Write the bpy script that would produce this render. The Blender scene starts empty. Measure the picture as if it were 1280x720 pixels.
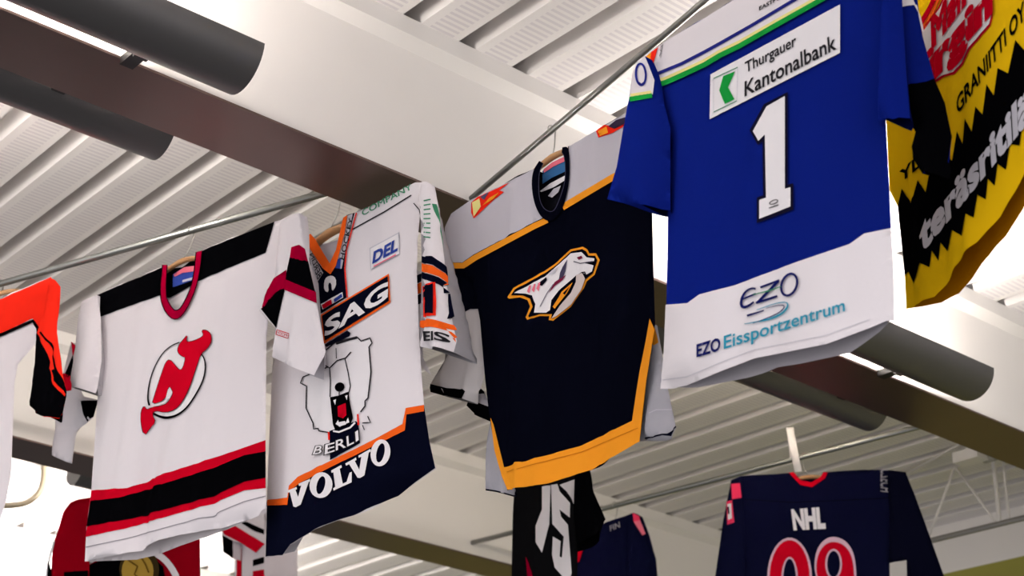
import bpy, bmesh, math, random
import numpy as np
from mathutils import Matrix, Vector
from mathutils.geometry import delaunay_2d_cdt

random.seed(4)
S = bpy.context.scene
C = S.collection

# ------------------------------------------------------------------ camera
FPX = 2075.0
CAMZ = 1.6
def nrm(v):
    v = np.array(v, float)
    return v / np.linalg.norm(v)
_a = nrm((2760, -1060, -2075))
_b = np.array((-1910, -910, -2075.0)); _b = nrm(_b - _a * (_a @ _b))
_c = np.cross(_a, _b)
MC = np.array([_a, _b, _c])                    # camera -> world (X along the beams, Y along the deck ribs, Z up)
cam = bpy.data.cameras.new('camera')
cam.sensor_width = 36.0
cam.lens = FPX / 1280 * 36.0
cam.clip_start = 0.05
cam.dof.use_dof = True
cam.dof.focus_distance = 3.7
cam.dof.aperture_fstop = 5.5
camo = bpy.data.objects.new('camera', cam); C.objects.link(camo)
mw = Matrix([list(MC[i]) + [0] for i in range(3)] + [[0, 0, 0, 1]])
mw.translation = (0, 0, CAMZ)
camo.matrix_world = mw
S.camera = camo

# ------------------------------------------------------------------ light and exposure
S.view_settings.view_transform = 'Standard'
S.view_settings.look = 'None'
S.view_settings.gamma = 1.0
S.view_settings.exposure = 0.0
S.view_settings.use_curve_mapping = False
TUBE_POWER = 560.0
WORLD_DOWN, WORLD_BACK, WORLD_FAR = 0.11, 1.5, 0.12
w = bpy.data.worlds.new('hall_daylight'); S.world = w; w.use_nodes = True
nt = w.node_tree; nt.nodes.clear()
out = nt.nodes.new('ShaderNodeOutputWorld'); bg = nt.nodes.new('ShaderNodeBackground')
tc = nt.nodes.new('ShaderNodeTexCoord'); sx = nt.nodes.new('ShaderNodeSeparateXYZ')
nt.links.new(tc.outputs['Generated'], sx.inputs[0])
dt = nt.nodes.new('ShaderNodeVectorMath'); dt.operation = 'DOT_PRODUCT'; dt.inputs[1].default_value = (-0.72, -0.69, 0.0)
nt.links.new(tc.outputs['Generated'], dt.inputs[0])
def ramp(src, lo, hi, a, b_):
    mp = nt.nodes.new('ShaderNodeMapRange'); mp.interpolation_type = 'SMOOTHSTEP'
    for k, v in zip(('From Min', 'From Max', 'To Min', 'To Max'), (lo, hi, a, b_)): mp.inputs[k].default_value = v
    nt.links.new(src, mp.inputs['Value']); return mp.outputs[0]
side = ramp(dt.outputs['Value'], -0.5, 0.9, WORLD_FAR, WORLD_BACK)      # the hall's bright side lies behind the photographer
down = ramp(sx.outputs['Z'], -0.85, -0.15, 0.0, 1.0)
mx = nt.nodes.new('ShaderNodeMix'); mx.data_type = 'FLOAT'; mx.inputs['A'].default_value = WORLD_DOWN
nt.links.new(down, mx.inputs['Factor']); nt.links.new(side, mx.inputs['B'])
bg.inputs['Color'].default_value = (1.0, 0.97, 0.985, 1)
nt.links.new(mx.outputs['Result'], bg.inputs['Strength'])
nt.links.new(bg.outputs[0], out.inputs[0])
# ------------------------------------------------------------------ pixel <-> place
def ray(p):
    return MC @ np.array(((p[0] - 640) / FPX, -(p[1] - 360) / FPX, -1.0))
def at_z(p, z):
    r = ray(p); return r * (z / r[2]) + np.array((0, 0, CAMZ))
def at_y(p, y):
    r = ray(p); return r * (y / r[1]) + np.array((0, 0, CAMZ))
def at_x(p, x):
    r = ray(p); return r * (x / r[0]) + np.array((0, 0, CAMZ))

# ------------------------------------------------------------------ materials
MATS = {}
def lin(c):
    return tuple((v / 255 / 12.92) if v / 255 <= 0.04045 else ((v / 255 + 0.055) / 1.055) ** 2.4 for v in c)
def principled(name, rgb, rough=0.6, metal=0.0, spec=0.5):
    m = bpy.data.materials.new(name); m.use_nodes = True
    b = m.node_tree.nodes['Principled BSDF']
    b.inputs['Base Color'].default_value = (*lin(rgb), 1)
    b.inputs['Roughness'].default_value = rough
    b.inputs['Metallic'].default_value = metal
    b.inputs['Specular IOR Level'].default_value = spec
    return m, b
def fabric(rgb, rough=0.75):
    k = ('fab', rgb, rough)
    if k in MATS: return MATS[k]
    m, pb = principled('knit_fabric', rgb, rough)
    t = m.node_tree
    b = t.nodes.new('ShaderNodeBsdfDiffuse'); b.inputs['Color'].default_value = (*lin(rgb), 1); b.inputs['Roughness'].default_value = 0.4
    t.links.new(b.outputs[0], t.nodes['Material Output'].inputs['Surface']); t.nodes.remove(pb)
    co = t.nodes.new('ShaderNodeTexCoord'); nz = t.nodes.new('ShaderNodeTexNoise'); bp = t.nodes.new('ShaderNodeBump')
    nz.inputs['Scale'].default_value = 60; nz.inputs['Detail'].default_value = 2
    t.links.new(co.outputs['Object'], nz.inputs['Vector'])
    wv = t.nodes.new('ShaderNodeTexWave'); wv.inputs['Scale'].default_value = 240; wv.bands_direction = 'Z'
    t.links.new(co.outputs['Object'], wv.inputs['Vector'])
    mx = t.nodes.new('ShaderNodeMath'); mx.operation = 'MULTIPLY_ADD'; mx.inputs[1].default_value = 0.15
    t.links.new(wv.outputs['Fac'], mx.inputs[0]); t.links.new(nz.outputs['Fac'], mx.inputs[2])
    bp.inputs['Strength'].default_value = 0.12; bp.inputs['Distance'].default_value = 0.01
    t.links.new(mx.outputs[0], bp.inputs['Height']); t.links.new(bp.outputs[0], b.inputs['Normal'])
    MATS[k] = m
    return m
def paint(name, rgb, rough=0.5, metal=0.0, noise=0.04):
    k = (name, rgb, rough, metal)
    if k in MATS: return MATS[k]
    m, b = principled(name, rgb, rough, metal)
    t = m.node_tree
    co = t.nodes.new('ShaderNodeTexCoord'); nz = t.nodes.new('ShaderNodeTexNoise')
    nz.inputs['Scale'].default_value = 3; nz.inputs['Detail'].default_value = 4
    t.links.new(co.outputs['Object'], nz.inputs['Vector'])
    mr = t.nodes.new('ShaderNodeMapRange'); mr.inputs['To Min'].default_value = 1 - noise; mr.inputs['To Max'].default_value = 1 + noise
    t.links.new(nz.outputs['Fac'], mr.inputs['Value'])
    mx = t.nodes.new('ShaderNodeMix'); mx.data_type = 'RGBA'; mx.blend_type = 'MULTIPLY'
    mx.inputs['Factor'].default_value = 1
    mx.inputs['A'].default_value = (*lin(rgb), 1)
    t.links.new(mr.outputs[0], mx.inputs['B']); t.links.new(mx.outputs['Result'], b.inputs['Base Color'])
    MATS[k] = m
    return m
def emitter(name, rgb, power):
    m = bpy.data.materials.new(name); m.use_nodes = True
    t = m.node_tree; t.nodes.clear()
    o = t.nodes.new('ShaderNodeOutputMaterial'); e = t.nodes.new('ShaderNodeEmission')
    e.inputs['Color'].default_value = (*lin(rgb), 1); e.inputs['Strength'].default_value = power
    t.links.new(e.outputs[0], o.inputs[0])
    return m
def wood(rgb):
    m, b = principled('hanger_wood', rgb, 0.45)
    t = m.node_tree
    co = t.nodes.new('ShaderNodeTexCoord'); nz = t.nodes.new('ShaderNodeTexNoise'); nz.inputs['Scale'].default_value = 40
    t.links.new(co.outputs['Object'], nz.inputs['Vector'])
    r = t.nodes.new('ShaderNodeValToRGB')
    r.color_ramp.elements[0].color = (*[v * 0.75 for v in lin(rgb)], 1); r.color_ramp.elements[1].color = (*lin(rgb), 1)
    t.links.new(nz.outputs['Fac'], r.inputs[0]); t.links.new(r.outputs[0], b.inputs['Base Color'])
    return m
WOOD = wood((200, 150, 100))
WIRE = paint('hanger_wire', (190, 188, 185), 0.3, 0.9)
STEEL = paint('galvanised_steel', (200, 200, 200), 0.32, 0.85)
RODMAT = paint('rod_steel', (150, 152, 148), 0.3, 0.9)

# ------------------------------------------------------------------ objects
def tag(o, label=None, cat=None, group=None, kind=None):
    if label: o['label'] = label
    if cat: o['category'] = cat
    if group: o['group'] = group
    if kind: o['kind'] = kind
    return o
def empty(name, loc, label, cat, group=None):
    o = bpy.data.objects.new(name, None); C.objects.link(o)
    o.location = tuple(loc); o.empty_display_size = 0.1
    return tag(o, label, cat, group)

class MB:
    """collects faces in world space, builds ONE mesh object"""
    def __init__(s): s.v = []; s.f = []; s.m = []; s.mats = []
    def mi(s, mat):
        if mat not in s.mats: s.mats.append(mat)
        return s.mats.index(mat)
    def add(s, vs, fs, mat):
        n = len(s.v); k = s.mi(mat)
        s.v.extend([tuple(map(float, p)) for p in vs])
        for f in fs:
            s.f.append(tuple(i + n for i in f)); s.m.append(k)
    def box(s, lo, hi, mat):
        x0, y0, z0 = lo; x1, y1, z1 = hi
        s.add([(x0, y0, z0), (x1, y0, z0), (x1, y1, z0), (x0, y1, z0), (x0, y0, z1), (x1, y0, z1), (x1, y1, z1), (x0, y1, z1)],
              [(0, 3, 2, 1), (4, 5, 6, 7), (0, 1, 5, 4), (1, 2, 6, 5), (2, 3, 7, 6), (3, 0, 4, 7)], mat)
    def tube(s, pts, r, mat, n=10, cap=True, rs=None):
        pts = [np.array(p, float) for p in pts]; rings = []
        prev = None
        for i, p in enumerate(pts):
            t = pts[min(i + 1, len(pts) - 1)] - pts[max(i - 1, 0)]
            t = nrm(t)
            if prev is None:
                a = np.cross(t, (0, 0, 1.0))
                if np.linalg.norm(a) < 1e-3: a = np.cross(t, (1.0, 0, 0))
            else:
                a = prev - t * (prev @ t)
            a = nrm(a); prev = a; b = np.cross(t, a)
            rr = rs[i] if rs else r
            rings.append([p + rr * (a * math.cos(2 * math.pi * k / n) + b * math.sin(2 * math.pi * k / n)) for k in range(n)])
        vs = [v for rg in rings for v in rg]; fs = []
        for i in range(len(pts) - 1):
            for k in range(n):
                fs.append((i * n + k, i * n + (k + 1) % n, (i + 1) * n + (k + 1) % n, (i + 1) * n + k))
        if cap:
            fs.append(tuple(range(n - 1, -1, -1))); fs.append(tuple((len(pts) - 1) * n + k for k in range(n)))
        s.add(vs, fs, mat)
    def build(s, name, parent=None, smooth=True, auto=None):
        me = bpy.data.meshes.new(name)
        off = np.array(parent_loc(parent)) if parent else np.zeros(3)
        me.from_pydata([tuple(np.array(p) - off) for p in s.v], [], s.f)
        for m in s.mats: me.materials.append(m)
        me.polygons.foreach_set('material_index', s.m)
        if smooth: me.polygons.foreach_set('use_smooth', [True] * len(s.f))
        me.update()
        if auto is not None:
            me.set_sharp_from_angle(angle=math.radians(auto))
        o = bpy.data.objects.new(name, me); C.objects.link(o)
        if parent: o.parent = parent
        return o
def parent_loc(p):
    l = Vector((0, 0, 0))
    while p: l += p.location; p = p.parent
    return tuple(l)
def dens(pts, h, closed=True):
    out = []
    n = len(pts)
    for i in range(n if closed else n - 1):
        a = np.array(pts[i], float); b = np.array(pts[(i + 1) % n], float)
        k = max(1, int(np.ceil(np.linalg.norm(b - a) / h)))
        for j in range(k): out.append(a + (b - a) * j / k)
    if not closed: out.append(np.array(pts[-1], float))
    return out
def smooth_loop(pts, it=2, closed=True):
    """Chaikin rounding of a traced outline"""
    p = [np.array(q, float) for q in pts]
    for _ in range(it):
        q = []
        n = len(p)
        for i in range(n if closed else n - 1):
            a, b = p[i], p[(i + 1) % n]
            q += [a * 0.75 + b * 0.25, a * 0.25 + b * 0.75]
        if not closed: q = [p[0]] + q + [p[-1]]
        p = q
    return p
def inside(P, loops):
    P = np.asarray(P); c = np.zeros(len(P), bool)
    for L in loops:
        L = np.asarray(L); x, y = P[:, 0], P[:, 1]
        for i in range(len(L)):
            x0, y0 = L[i]; x1, y1 = L[i - 1]
            if y0 == y1: continue
            m = ((y0 > y) != (y1 > y)) & (x < (x1 - x0) * (y - y0) / (y1 - y0) + x0)
            c ^= m
    return c
def cdt(loops, h, union=False):
    """triangulate 2-D loops (even-odd) with interior points at spacing h"""
    vs = []; es = []
    for L in loops:
        n0 = len(vs)
        for p in L: vs.append((float(p[0]), float(p[1])))
        for i in range(len(L)): es.append((n0 + i, n0 + (i + 1) % len(L)))
    A = np.array(vs); lo = A.min(0); hi = A.max(0)
    gx = np.arange(lo[0] + h * .5, hi[0], h); gy = np.arange(lo[1] + h * .5, hi[1], h)
    if len(gx) and len(gy) and len(gx) * len(gy) < 40000:
        G = np.array([(x + (0.5 * h if j % 2 else 0), y) for j, y in enumerate(gy) for x in gx])
        G = G[inside(G, loops[:1]) | inside(G, loops[1:])] if union else G[inside(G, loops)]
        if len(G):
            d = np.min(np.linalg.norm(G[:, None, :] - A[None, :, :], axis=2), axis=1) if len(G) * len(A) < 4e7 else np.full(len(G), 1.0)
            G = G[d > h * 0.4]
            vs += [tuple(map(float, g)) for g in G]
    r = delaunay_2d_cdt([Vector(v) for v in vs], es, [], 0, 1e-7)
    V = np.array([tuple(v) for v in r[0]]); T = [tuple(f) for f in r[2] if len(f) == 3]
    cen = np.array([V[list(t)].mean(0) for t in T])
    return V, T, cen

# ------------------------------------------------------------------ hanging cloth: two layers of fabric on a vertical plane
class Frame:
    """vertical plane through O whose horizontal direction runs to the vanishing point at x = vx"""
    def __init__(s, O, vx, yaw=0):
        d = ray((vx, 1270 + .0321 * (vx + 1270))); d = nrm((d[0], d[1], 0))
        if vx > 640: d = -d
        s.O = np.array(O, float); s.U = -d; s.Z = np.array((0, 0, 1.0))
        s.N = nrm(np.cross(s.U, s.Z))
        if s.N @ (np.array((0, 0, CAMZ)) - s.O) < 0: s.N = -s.N
    def hit(s, p, w=0.0):
        r = ray(p); O = s.O + s.N * w
        P = np.array((0, 0, CAMZ)) + r * (((O - np.array((0, 0, CAMZ))) @ s.N) / (r @ s.N))
        d = P - s.O
        return np.array((d @ s.U, d[2]))
    def pt(s, u, v, w): return s.O + s.U * u + s.Z * v + s.N * w

class Cloth:
    """a garment panel (body or sleeve): front and back layer, open along the `opening` run of its outline"""
    def __init__(s, F, outline, back=None, opening=(), w0=0.0, t=(0.02, 0.05), tb=None, folds=(0.006, 4.0), seed=0, h=0.013, tilt=0.0, edge=2.6):
        s.F = F; s.w0 = w0; s.t = t; s.tb = tb or t; s.h = h; s.tilt = tilt; s.edge = edge
        rr = random.Random(seed)
        s.fo = []
        if folds[0]:
            for k in range(5):
                fx = folds[1] * rr.uniform(0.6, 2.2)
                s.fo.append((folds[0] * rr.uniform(0.5, 1.0) * (1.2 / (0.6 + k * 0.5)), fx * 6.283, fx * rr.uniform(-0.25, 0.25) * 6.283, rr.uniform(0, 6.28)))
            for m_ in (3.1, 4.3):                       # finer creases between the big folds
                fx = folds[1] * m_
                s.fo.append((folds[0] * 0.30, fx * 6.283, fx * rr.uniform(-0.12, 0.12) * 6.283, rr.uniform(0, 6.28)))
        uv = np.array([F.hit(p, w0) for p in outline])
        s.table(uv)
        uv = np.array([s.uv(p) for p in outline])
        s.table(uv)
        s.px = outline
        s.front = [s.uv(p) for p in outline]
        s.opening = [[s.front[i % len(s.front)] for i in range(a, b + 1)] for a, b in opening]
        s.backloop = [s.uv(p) for p in back] if back else None
    def table(s, uv):
        s.v0, s.v1 = uv[:, 1].min(), uv[:, 1].max(); N = 160
        vs = np.linspace(s.v0 + 1e-4, s.v1 - 1e-4, N); lo = np.full(N, np.nan); hi = np.full(N, np.nan)
        for i in range(len(uv)):
            a, b = uv[i - 1], uv[i]
            if a[1] == b[1]: continue
            m = (vs >= min(a[1], b[1])) & (vs <= max(a[1], b[1]))
            x = a[0] + (b[0] - a[0]) * (vs - a[1]) / (b[1] - a[1])
            lo = np.where(m, np.fmin(lo, x), lo); hi = np.where(m, np.fmax(hi, x), hi)
        wd = hi - lo; mid = np.nanmedian(wd[N // 4: 3 * N // 4])
        ok = np.where(wd > 0.78 * mid)[0]; i0, i1 = ok[0], ok[-1]      # slanting hems and shoulders: keep the full width
        lo[:i0] = lo[i0]; hi[:i0] = hi[i0]; lo[i1 + 1:] = lo[i1]; hi[i1 + 1:] = hi[i1]
        k = np.ones(9) / 9
        pad = lambda q: np.convolve(np.pad(q, 4, mode='edge'), k, 'valid')
        s.tv, s.tlo, s.thi = vs, pad(lo), pad(hi)
        s.um = 0.5 * (uv[:, 0].min() + uv[:, 0].max())
    def prof(s, u, v):
        lo = np.interp(v, s.tv, s.tlo); hi = np.interp(v, s.tv, s.thi)
        q = min(1, max(0, (u - lo) / max(hi - lo, 1e-4)))
        p = 1 - abs(2 * q - 1) ** s.edge
        y = min(1, max(0, (s.v1 - v) / (s.v1 - s.v0)))
        y = y * y * (3 - 2 * y)
        return p, y
    def W(s, u, v, back=False):
        p, y = s.prof(u, v)
        f = sum(a * math.sin(kx * u + ky * v + ph) for a, kx, ky, ph in s.fo) * p * (0.45 + 0.75 * y)
        base = s.w0 + s.tilt * (u - s.um)
        if back: return base - (s.tb[0] + (s.tb[1] - s.tb[0]) * y) * p + 0.3 * f
        return base + (s.t[0] + (s.t[1] - s.t[0]) * y) * p + f
    def uv(s, p, off=0.0, back=False):
        w = s.w0
        for _ in range(6):
            q = s.F.hit(p, w); w = s.W(q[0], q[1], back) + off
        return q
    def P(s, q, off=0.0, back=False):
        return s.F.pt(q[0], q[1], s.W(q[0], q[1], back) + off)
    def base(s, mb, mat, inner=None):
        h = s.h
        L = dens(s.front, h)
        if s.backloop is None:
            V, T, cen = cdt([L], h); fr = inside(cen, [L]); bk = fr
        else:
            B = dens(s.backloop, h)
            V, T, cen = cdt([L, B], h, True); fr = inside(cen, [L]); bk = inside(cen, [B])
        FT = [t for t, k in zip(T, fr) if k]; BT = [t for t, k in zip(T, bk) if k]
        n = len(V)
        fv = [s.P(q) for q in V]; bv = [s.P(q, 0, True) for q in V]
        def bnd(TT):
            c = {}
            for t in TT:
                for i in range(3):
                    e = tuple(sorted((t[i], t[(i + 1) % 3]))); c[e] = c.get(e, 0) + 1
            return {e for e, k in c.items() if k == 1}
        rim = bnd(FT) & bnd(BT)
        ops = [np.array(dens(o, h * 0.5, False)) for o in s.opening]
        keep = []
        for a, b in rim:
            m = (V[a] + V[b]) / 2
            if any(np.min(np.linalg.norm(o - m, axis=1)) < h * 0.35 for o in ops): continue
            keep.append((a, b))
        mb.add(fv + bv, FT + [(a, b, b + n, a + n) for a, b in keep], mat)
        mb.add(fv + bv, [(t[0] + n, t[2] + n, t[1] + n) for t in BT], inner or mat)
    def poly(s, mb, px, mat, off, back=False, holes=(), h=None, round_=0):
        h = h or s.h
        loops = []
        for L in [px] + list(holes):
            if round_: L = smooth_loop(L, round_)
            loops.append(dens([s.uv(p, off, back) for p in dens(L, 12)], h))
        s.fill(mb, loops, mat, off, back, h)
    def fill(s, mb, loops, mat, off, back=False, h=None):
        V, T, cen = cdt(loops, h or s.h); k = inside(cen, loops)
        mb.add([s.P(q, off, back) for q in V], [t for t, kk in zip(T, k) if kk], mat)
    def stroke(s, mb, px, wd, mat, off, closed=False, back=False, round_=0):
        """a line of width wd (pixels of the photo, one number or one per point)"""
        if round_: px = smooth_loop(px, round_, closed)
        pts = dens(px, 5.0, closed); n = len(pts)
        if closed: pts = pts + [pts[0]]; n += 1
        vs = []
        for i, p in enumerate(pts):
            if closed: a, b = pts[(i - 1) % (n - 1)], pts[(i + 1) % (n - 1)]
            else: a, b = pts[max(i - 1, 0)], pts[min(i + 1, n - 1)]
            t = b - a; L = np.hypot(*t) or 1; t = t / L
            ww = (wd if np.isscalar(wd) else np.interp(i / (n - 1), np.linspace(0, 1, len(wd)), wd)) / 2
            nn = np.array((-t[1], t[0]))
            vs += [s.P(s.uv(p + nn * ww, off, back), off, back), s.P(s.uv(p - nn * ww, off, back), off, back)]
        mb.add(vs, [(2 * i, 2 * i + 1, 2 * i + 3, 2 * i + 2) for i in range(n - 1)], mat)
    def text(s, mb, string, quad, mat, off, grow=0.0, slant=0.0, back=False, halo=None, space=1.0):
        """string set into a pixel quad (BL, BR, TR, TL at baseline and capital height)"""
        BL, BR, TR, TL = [np.array(q, float) for q in quad]
        def mapp(x, y):
            x = x + slant * y
            return (BL * (1 - x) + BR * x) * (1 - y) + (TL * (1 - x) + TR * x) * y
        for g, m, o in ([(grow + halo[0], halo[1], off)] if halo else []) + [(grow, mat, off + (0.001 if halo else 0))]:
            loops = text_loops(string, g, space)
            LL = []
            for L in loops:
                LL.append([s.uv(mapp(x, y), o, back) for x, y in L])
            s.fill(mb, LL, m, o, back, 0.012)

_tl = {}
def text_loops(string, grow, space=1.0):
    k = (string, space)
    if k not in _tl:
        cu = bpy.data.curves.new('lettering', 'FONT'); cu.body = string; cu.fill_mode = 'NONE'; cu.resolution_u = 3
        cu.space_character = space
        o = bpy.data.objects.new('lettering', cu); C.objects.link(o)
        dg = bpy.context.evaluated_depsgraph_get(); dg.update()
        me = o.evaluated_get(dg).to_mesh()
        V = [(v.co.x, v.co.y) for v in me.vertices]; nb = {}
        for e in me.edges:
            a, b = e.vertices; nb.setdefault(a, []).append(b); nb.setdefault(b, []).append(a)
        seen = set(); loops = []
        for st in nb:
            if st in seen: continue
            L = [st]; seen.add(st); cur = st
            while True:
                nx = [q for q in nb[cur] if q not in seen]
                if not nx: break
                cur = nx[0]; seen.add(cur); L.append(cur)
            if len(L) > 2:
                P = [V[q] for q in L]; R = [P[0]]
                for q in P[1:]:
                    if math.hypot(q[0] - R[-1][0], q[1] - R[-1][1]) > 1e-4: R.append(q)
                if len(R) > 2: loops.append(np.array(R))
        o.evaluated_get(dg).to_mesh_clear()
        bpy.data.objects.remove(o); bpy.data.curves.remove(cu)
        A = np.concatenate(loops); x0, x1 = A[:, 0].min(), A[:, 0].max()
        cap = 0.73
        # outer contours counter-clockwise, holes clockwise
        fix = []
        for i, L in enumerate(loops):
            dep = sum(inside(L[:1], [M])[0] for j, M in enumerate(loops) if j != i)
            ar = np.sum(L[:, 0] * np.roll(L[:, 1], -1) - np.roll(L[:, 0], -1) * L[:, 1])
            if (ar > 0) == (dep % 2 == 1): L = L[::-1]
            fix.append(L)
        _tl[k] = (fix, x0, x1, cap)
    loops, x0, x1, cap = _tl[k]
    out = []
    for L in loops:
        if grow:
            a = L - np.roll(L, 1, 0); b = np.roll(L, -1, 0) - L
            a /= np.linalg.norm(a, axis=1)[:, None] + 1e-9; b /= np.linalg.norm(b, axis=1)[:, None] + 1e-9
            na = np.stack([a[:, 1], -a[:, 0]], 1); nb_ = np.stack([b[:, 1], -b[:, 0]], 1)
            m = na + nb_; m /= np.maximum(np.sum(m * m, axis=1)[:, None], 0.8)
            L = L + m * 2 * grow * 0.5
        out.append([((x - x0) / (x1 - x0), y / cap) for x, y in L])
    return out
def ell(cx, cy, rx, ry, rot=0, n=28):
    c, s_ = math.cos(math.radians(rot)), math.sin(math.radians(rot))
    return [(cx + rx * math.cos(a) * c - ry * math.sin(a) * s_, cy + rx * math.cos(a) * s_ + ry * math.sin(a) * c) for a in [2 * math.pi * k / n for k in range(n)]]
L1 = 0.0020       # lift of one printed or sewn layer

def zo(ox, oy, k):
    """points read in an enlarged view of the photo"""
    return lambda *pts: [(ox + x / k, oy + y / k) for x, y in pts]
# ------------------------------------------------------------------ the hall: deck ceiling, beams, end wall
ZS, ZB, ZC = CAMZ + 1.95, CAMZ + 2.30, CAMZ + 2.371      # soffit, flange, ceiling flats
WALLX = 6.4
WHITE = paint('white_paint', (232, 228, 224), 0.55)
SOFFIT = paint('brown_steel_soffit', (116, 97, 91), 0.38, 0.75, 0.10)

def deck_material():
    m, b = principled('perforated_white_deck', (225, 222, 222), 0.45)
    t = m.node_tree
    co = t.nodes.new('ShaderNodeTexCoord'); se = t.nodes.new('ShaderNodeSeparateXYZ')
    t.links.new(co.outputs['Object'], se.inputs[0])
    def math_(op, a, b_=None, v=None):
        n = t.nodes.new('ShaderNodeMath'); n.operation = op
        t.links.new(a, n.inputs[0])
        if b_ is not None: t.links.new(b_, n.inputs[1])
        if v is not None: n.inputs[1].default_value = v
        return n.outputs[0]
    # slots across the flats
    fy = math_('FRACT', math_('DIVIDE', se.outputs['Y'], v=0.020))
    slot = math_('LESS_THAN', fy, v=0.5)
    fx = math_('FRACT', math_('DIVIDE', math_('ADD', se.outputs['X'], v=-DECK_X0 + 20 * PITCH), v=PITCH))
    band = math_('MULTIPLY', math_('GREATER_THAN', fx, v=0.14), math_('LESS_THAN', fx, v=0.56))
    low = math_('LESS_THAN', se.outputs['Z'], v=ZC + 0.004)
    k = math_('MULTIPLY', math_('MULTIPLY', slot, band), low)
    mx = t.nodes.new('ShaderNodeMix'); mx.data_type = 'RGBA'
    mx.inputs['A'].default_value = (*lin((228, 224, 222)), 1); mx.inputs['B'].default_value = (*lin((211, 206, 208)), 1)
    t.links.new(k, mx.inputs['Factor']); t.links.new(mx.outputs['Result'], b.inputs['Base Color'])
    return m
PITCH, DECK_X0 = 0.1775, 2.033
DECK = deck_material()
mb = MB()
prof = [(0.0, 0), (0.68, 0), (0.715, 0.075), (0.965, 0.075)]          # flat, web, recess, web
xs = []
k0, k1 = -14, 26
for k in range(k0, k1):
    for fx, dz in prof: xs.append((DECK_X0 + (k + fx) * PITCH, ZC + dz))
xs = [p for p in xs if p[0] < WALLX + 0.05]
ys = [0.2, 2.0, 2.9, 4.2, 5.4, 6.6, 8.2, 9.5]
vs = [(x, y, z) for y in ys for x, z in xs]; n = len(xs)
mb.add(vs, [(j * n + i, j * n + i + 1, (j + 1) * n + i + 1, (j + 1) * n + i) for j in range(len(ys) - 1) for i in range(n - 1)], DECK)
mb.add([(xs[0][0], ys[0], ZC + .10), (xs[-1][0], ys[0], ZC + .10), (xs[-1][0], ys[-1], ZC + .10), (xs[0][0], ys[-1], ZC + .10)], [(0, 1, 2, 3)], DECK)
tag(mb.build('ceiling', smooth=False), 'white ribbed metal deck ceiling with perforated flats', kind='structure')

def beam(y0, y1):
    mb = MB()
    f = 0.035
    sec = [(y0, ZS), (y0, ZB), (y0 - f, ZB + 0.022), (y0 - f, ZC), (y1 + f, ZC), (y1 + f, ZB + 0.022), (y1, ZB), (y1, ZS)]
    a, b = -0.6, WALLX
    m = len(sec)
    vs = [(a, y, z) for y, z in sec] + [(b, y, z) for y, z in sec]
    mb.add(vs, [(i, i + 1, i + 1 + m, i + m) for i in range(m - 1)] + [tuple(range(m)), tuple(range(2 * m - 1, m - 1, -1))], WHITE)
    # soffit plate with its little lips
    mb.box((a, y0 - 0.002, ZS - 0.006), (b, y1 + 0.002, ZS), SOFFIT)
    return tag(mb.build('beam', smooth=False), None, None, kind='structure')
YN, YF = 2.907, 3.117
beam(YN, YF)
beam(5.37, 5.58)
beam(7.83, 8.04)

mb = MB()
G = paint('olive_green_wall', (150, 146, 62), 0.7)
zg = CAMZ + 2.14
mb.box((WALLX, 0.2, zg), (WALLX + 0.15, 9.5, ZC + 0.06), WHITE)
mb.box((WALLX, 0.2, 0.0), (WALLX + 0.15, 9.5, zg), G)
tag(mb.build('wall_right', smooth=False), kind='structure')

# suspended rail in front of the end wall
rail = empty('suspended_rail', at_z((1249, 648), 2.12), 'white steel hanger frame and grey rail under the ceiling by the green wall', 'rail')
RX = 5.72
def rail_pt(px): return at_x(px, RX)
mb = MB(); rz = rail_pt((1249, 655))[2]
mb.tube([(RX, 2.2, rz), (RX, 5.3, rz)], 0.012, paint('grey_pipe', (150, 148, 145), 0.4, 0.5)); mb.build('rail_pipe', rail)
py = [rail_pt((1249, 648))[1], rail_pt((1261, 645))[1]]
for y, r in ((py[0], .0095), (py[1], .006)):
    mb = MB(); mb.tube([(RX, y, rz), (RX, y, ZC + 0.002)], r, WHITE); mb.box((RX - .03, y - .03, ZC - .006), (RX + .03, y + .03, ZC), WHITE); mb.build('post', rail, auto=40)
for ya in (py[0] + 0.02, py[0] + 0.36):
    mb = MB(); mb.tube([(RX, py[0] + 0.19, ZC - 0.01), (RX, ya, rz + 0.01)], 0.0055, WHITE); mb.build('brace', rail)

# conduit and junction box on the far deck
jb = empty('junction_box', at_z((1208, 566), 2.33), 'small white electrical box under the ribbed ceiling beside the far end of the beam', 'box')
c0 = at_z((1208, 551), 2.355); c1 = at_z((1135, 592), 2.355); c2 = at_z((1209, 566), 2.31)
mb = MB(); mb.tube([c1, c0, c0 + np.array((0, 0, -.06))], 0.008, WHITE); mb.build('conduit', jb)
mb = MB(); p = c0 + np.array((0, 0, -.07)); mb.box(p - np.array((.035, .07, .022)), p + np.array((.035, .05, .022)), WHITE)
mb.build('housing', jb, smooth=False)
mb = MB(); mb.tube([p + np.array((.05, -.04, -.005)), p + np.array((.05, -.10, -.005))], .02, paint('grey_plastic', (160, 158, 150), .5)); mb.build('lamp_head', jb)

# bent pipe beyond the second beam
pm = paint('beige_pipe', (122, 112, 92), 0.45)
mb = MB()
PYY = 6.1
pp = [at_y(q, PYY) for q in smooth_loop([(58, 560), (55, 583), (55, 600), (50, 616), (36, 628), (20, 632), (-30, 632), (-90, 620)], 2, False)]
pp = [(pp[0][0], PYY, ZC + .01)] + pp
mb.tube(pp, 0.0125, pm, 12)
tag(mb.build('bent_pipe'), 'beige pipe bent in a loop beneath the bright ceiling at the lower left', 'pipe')

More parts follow.
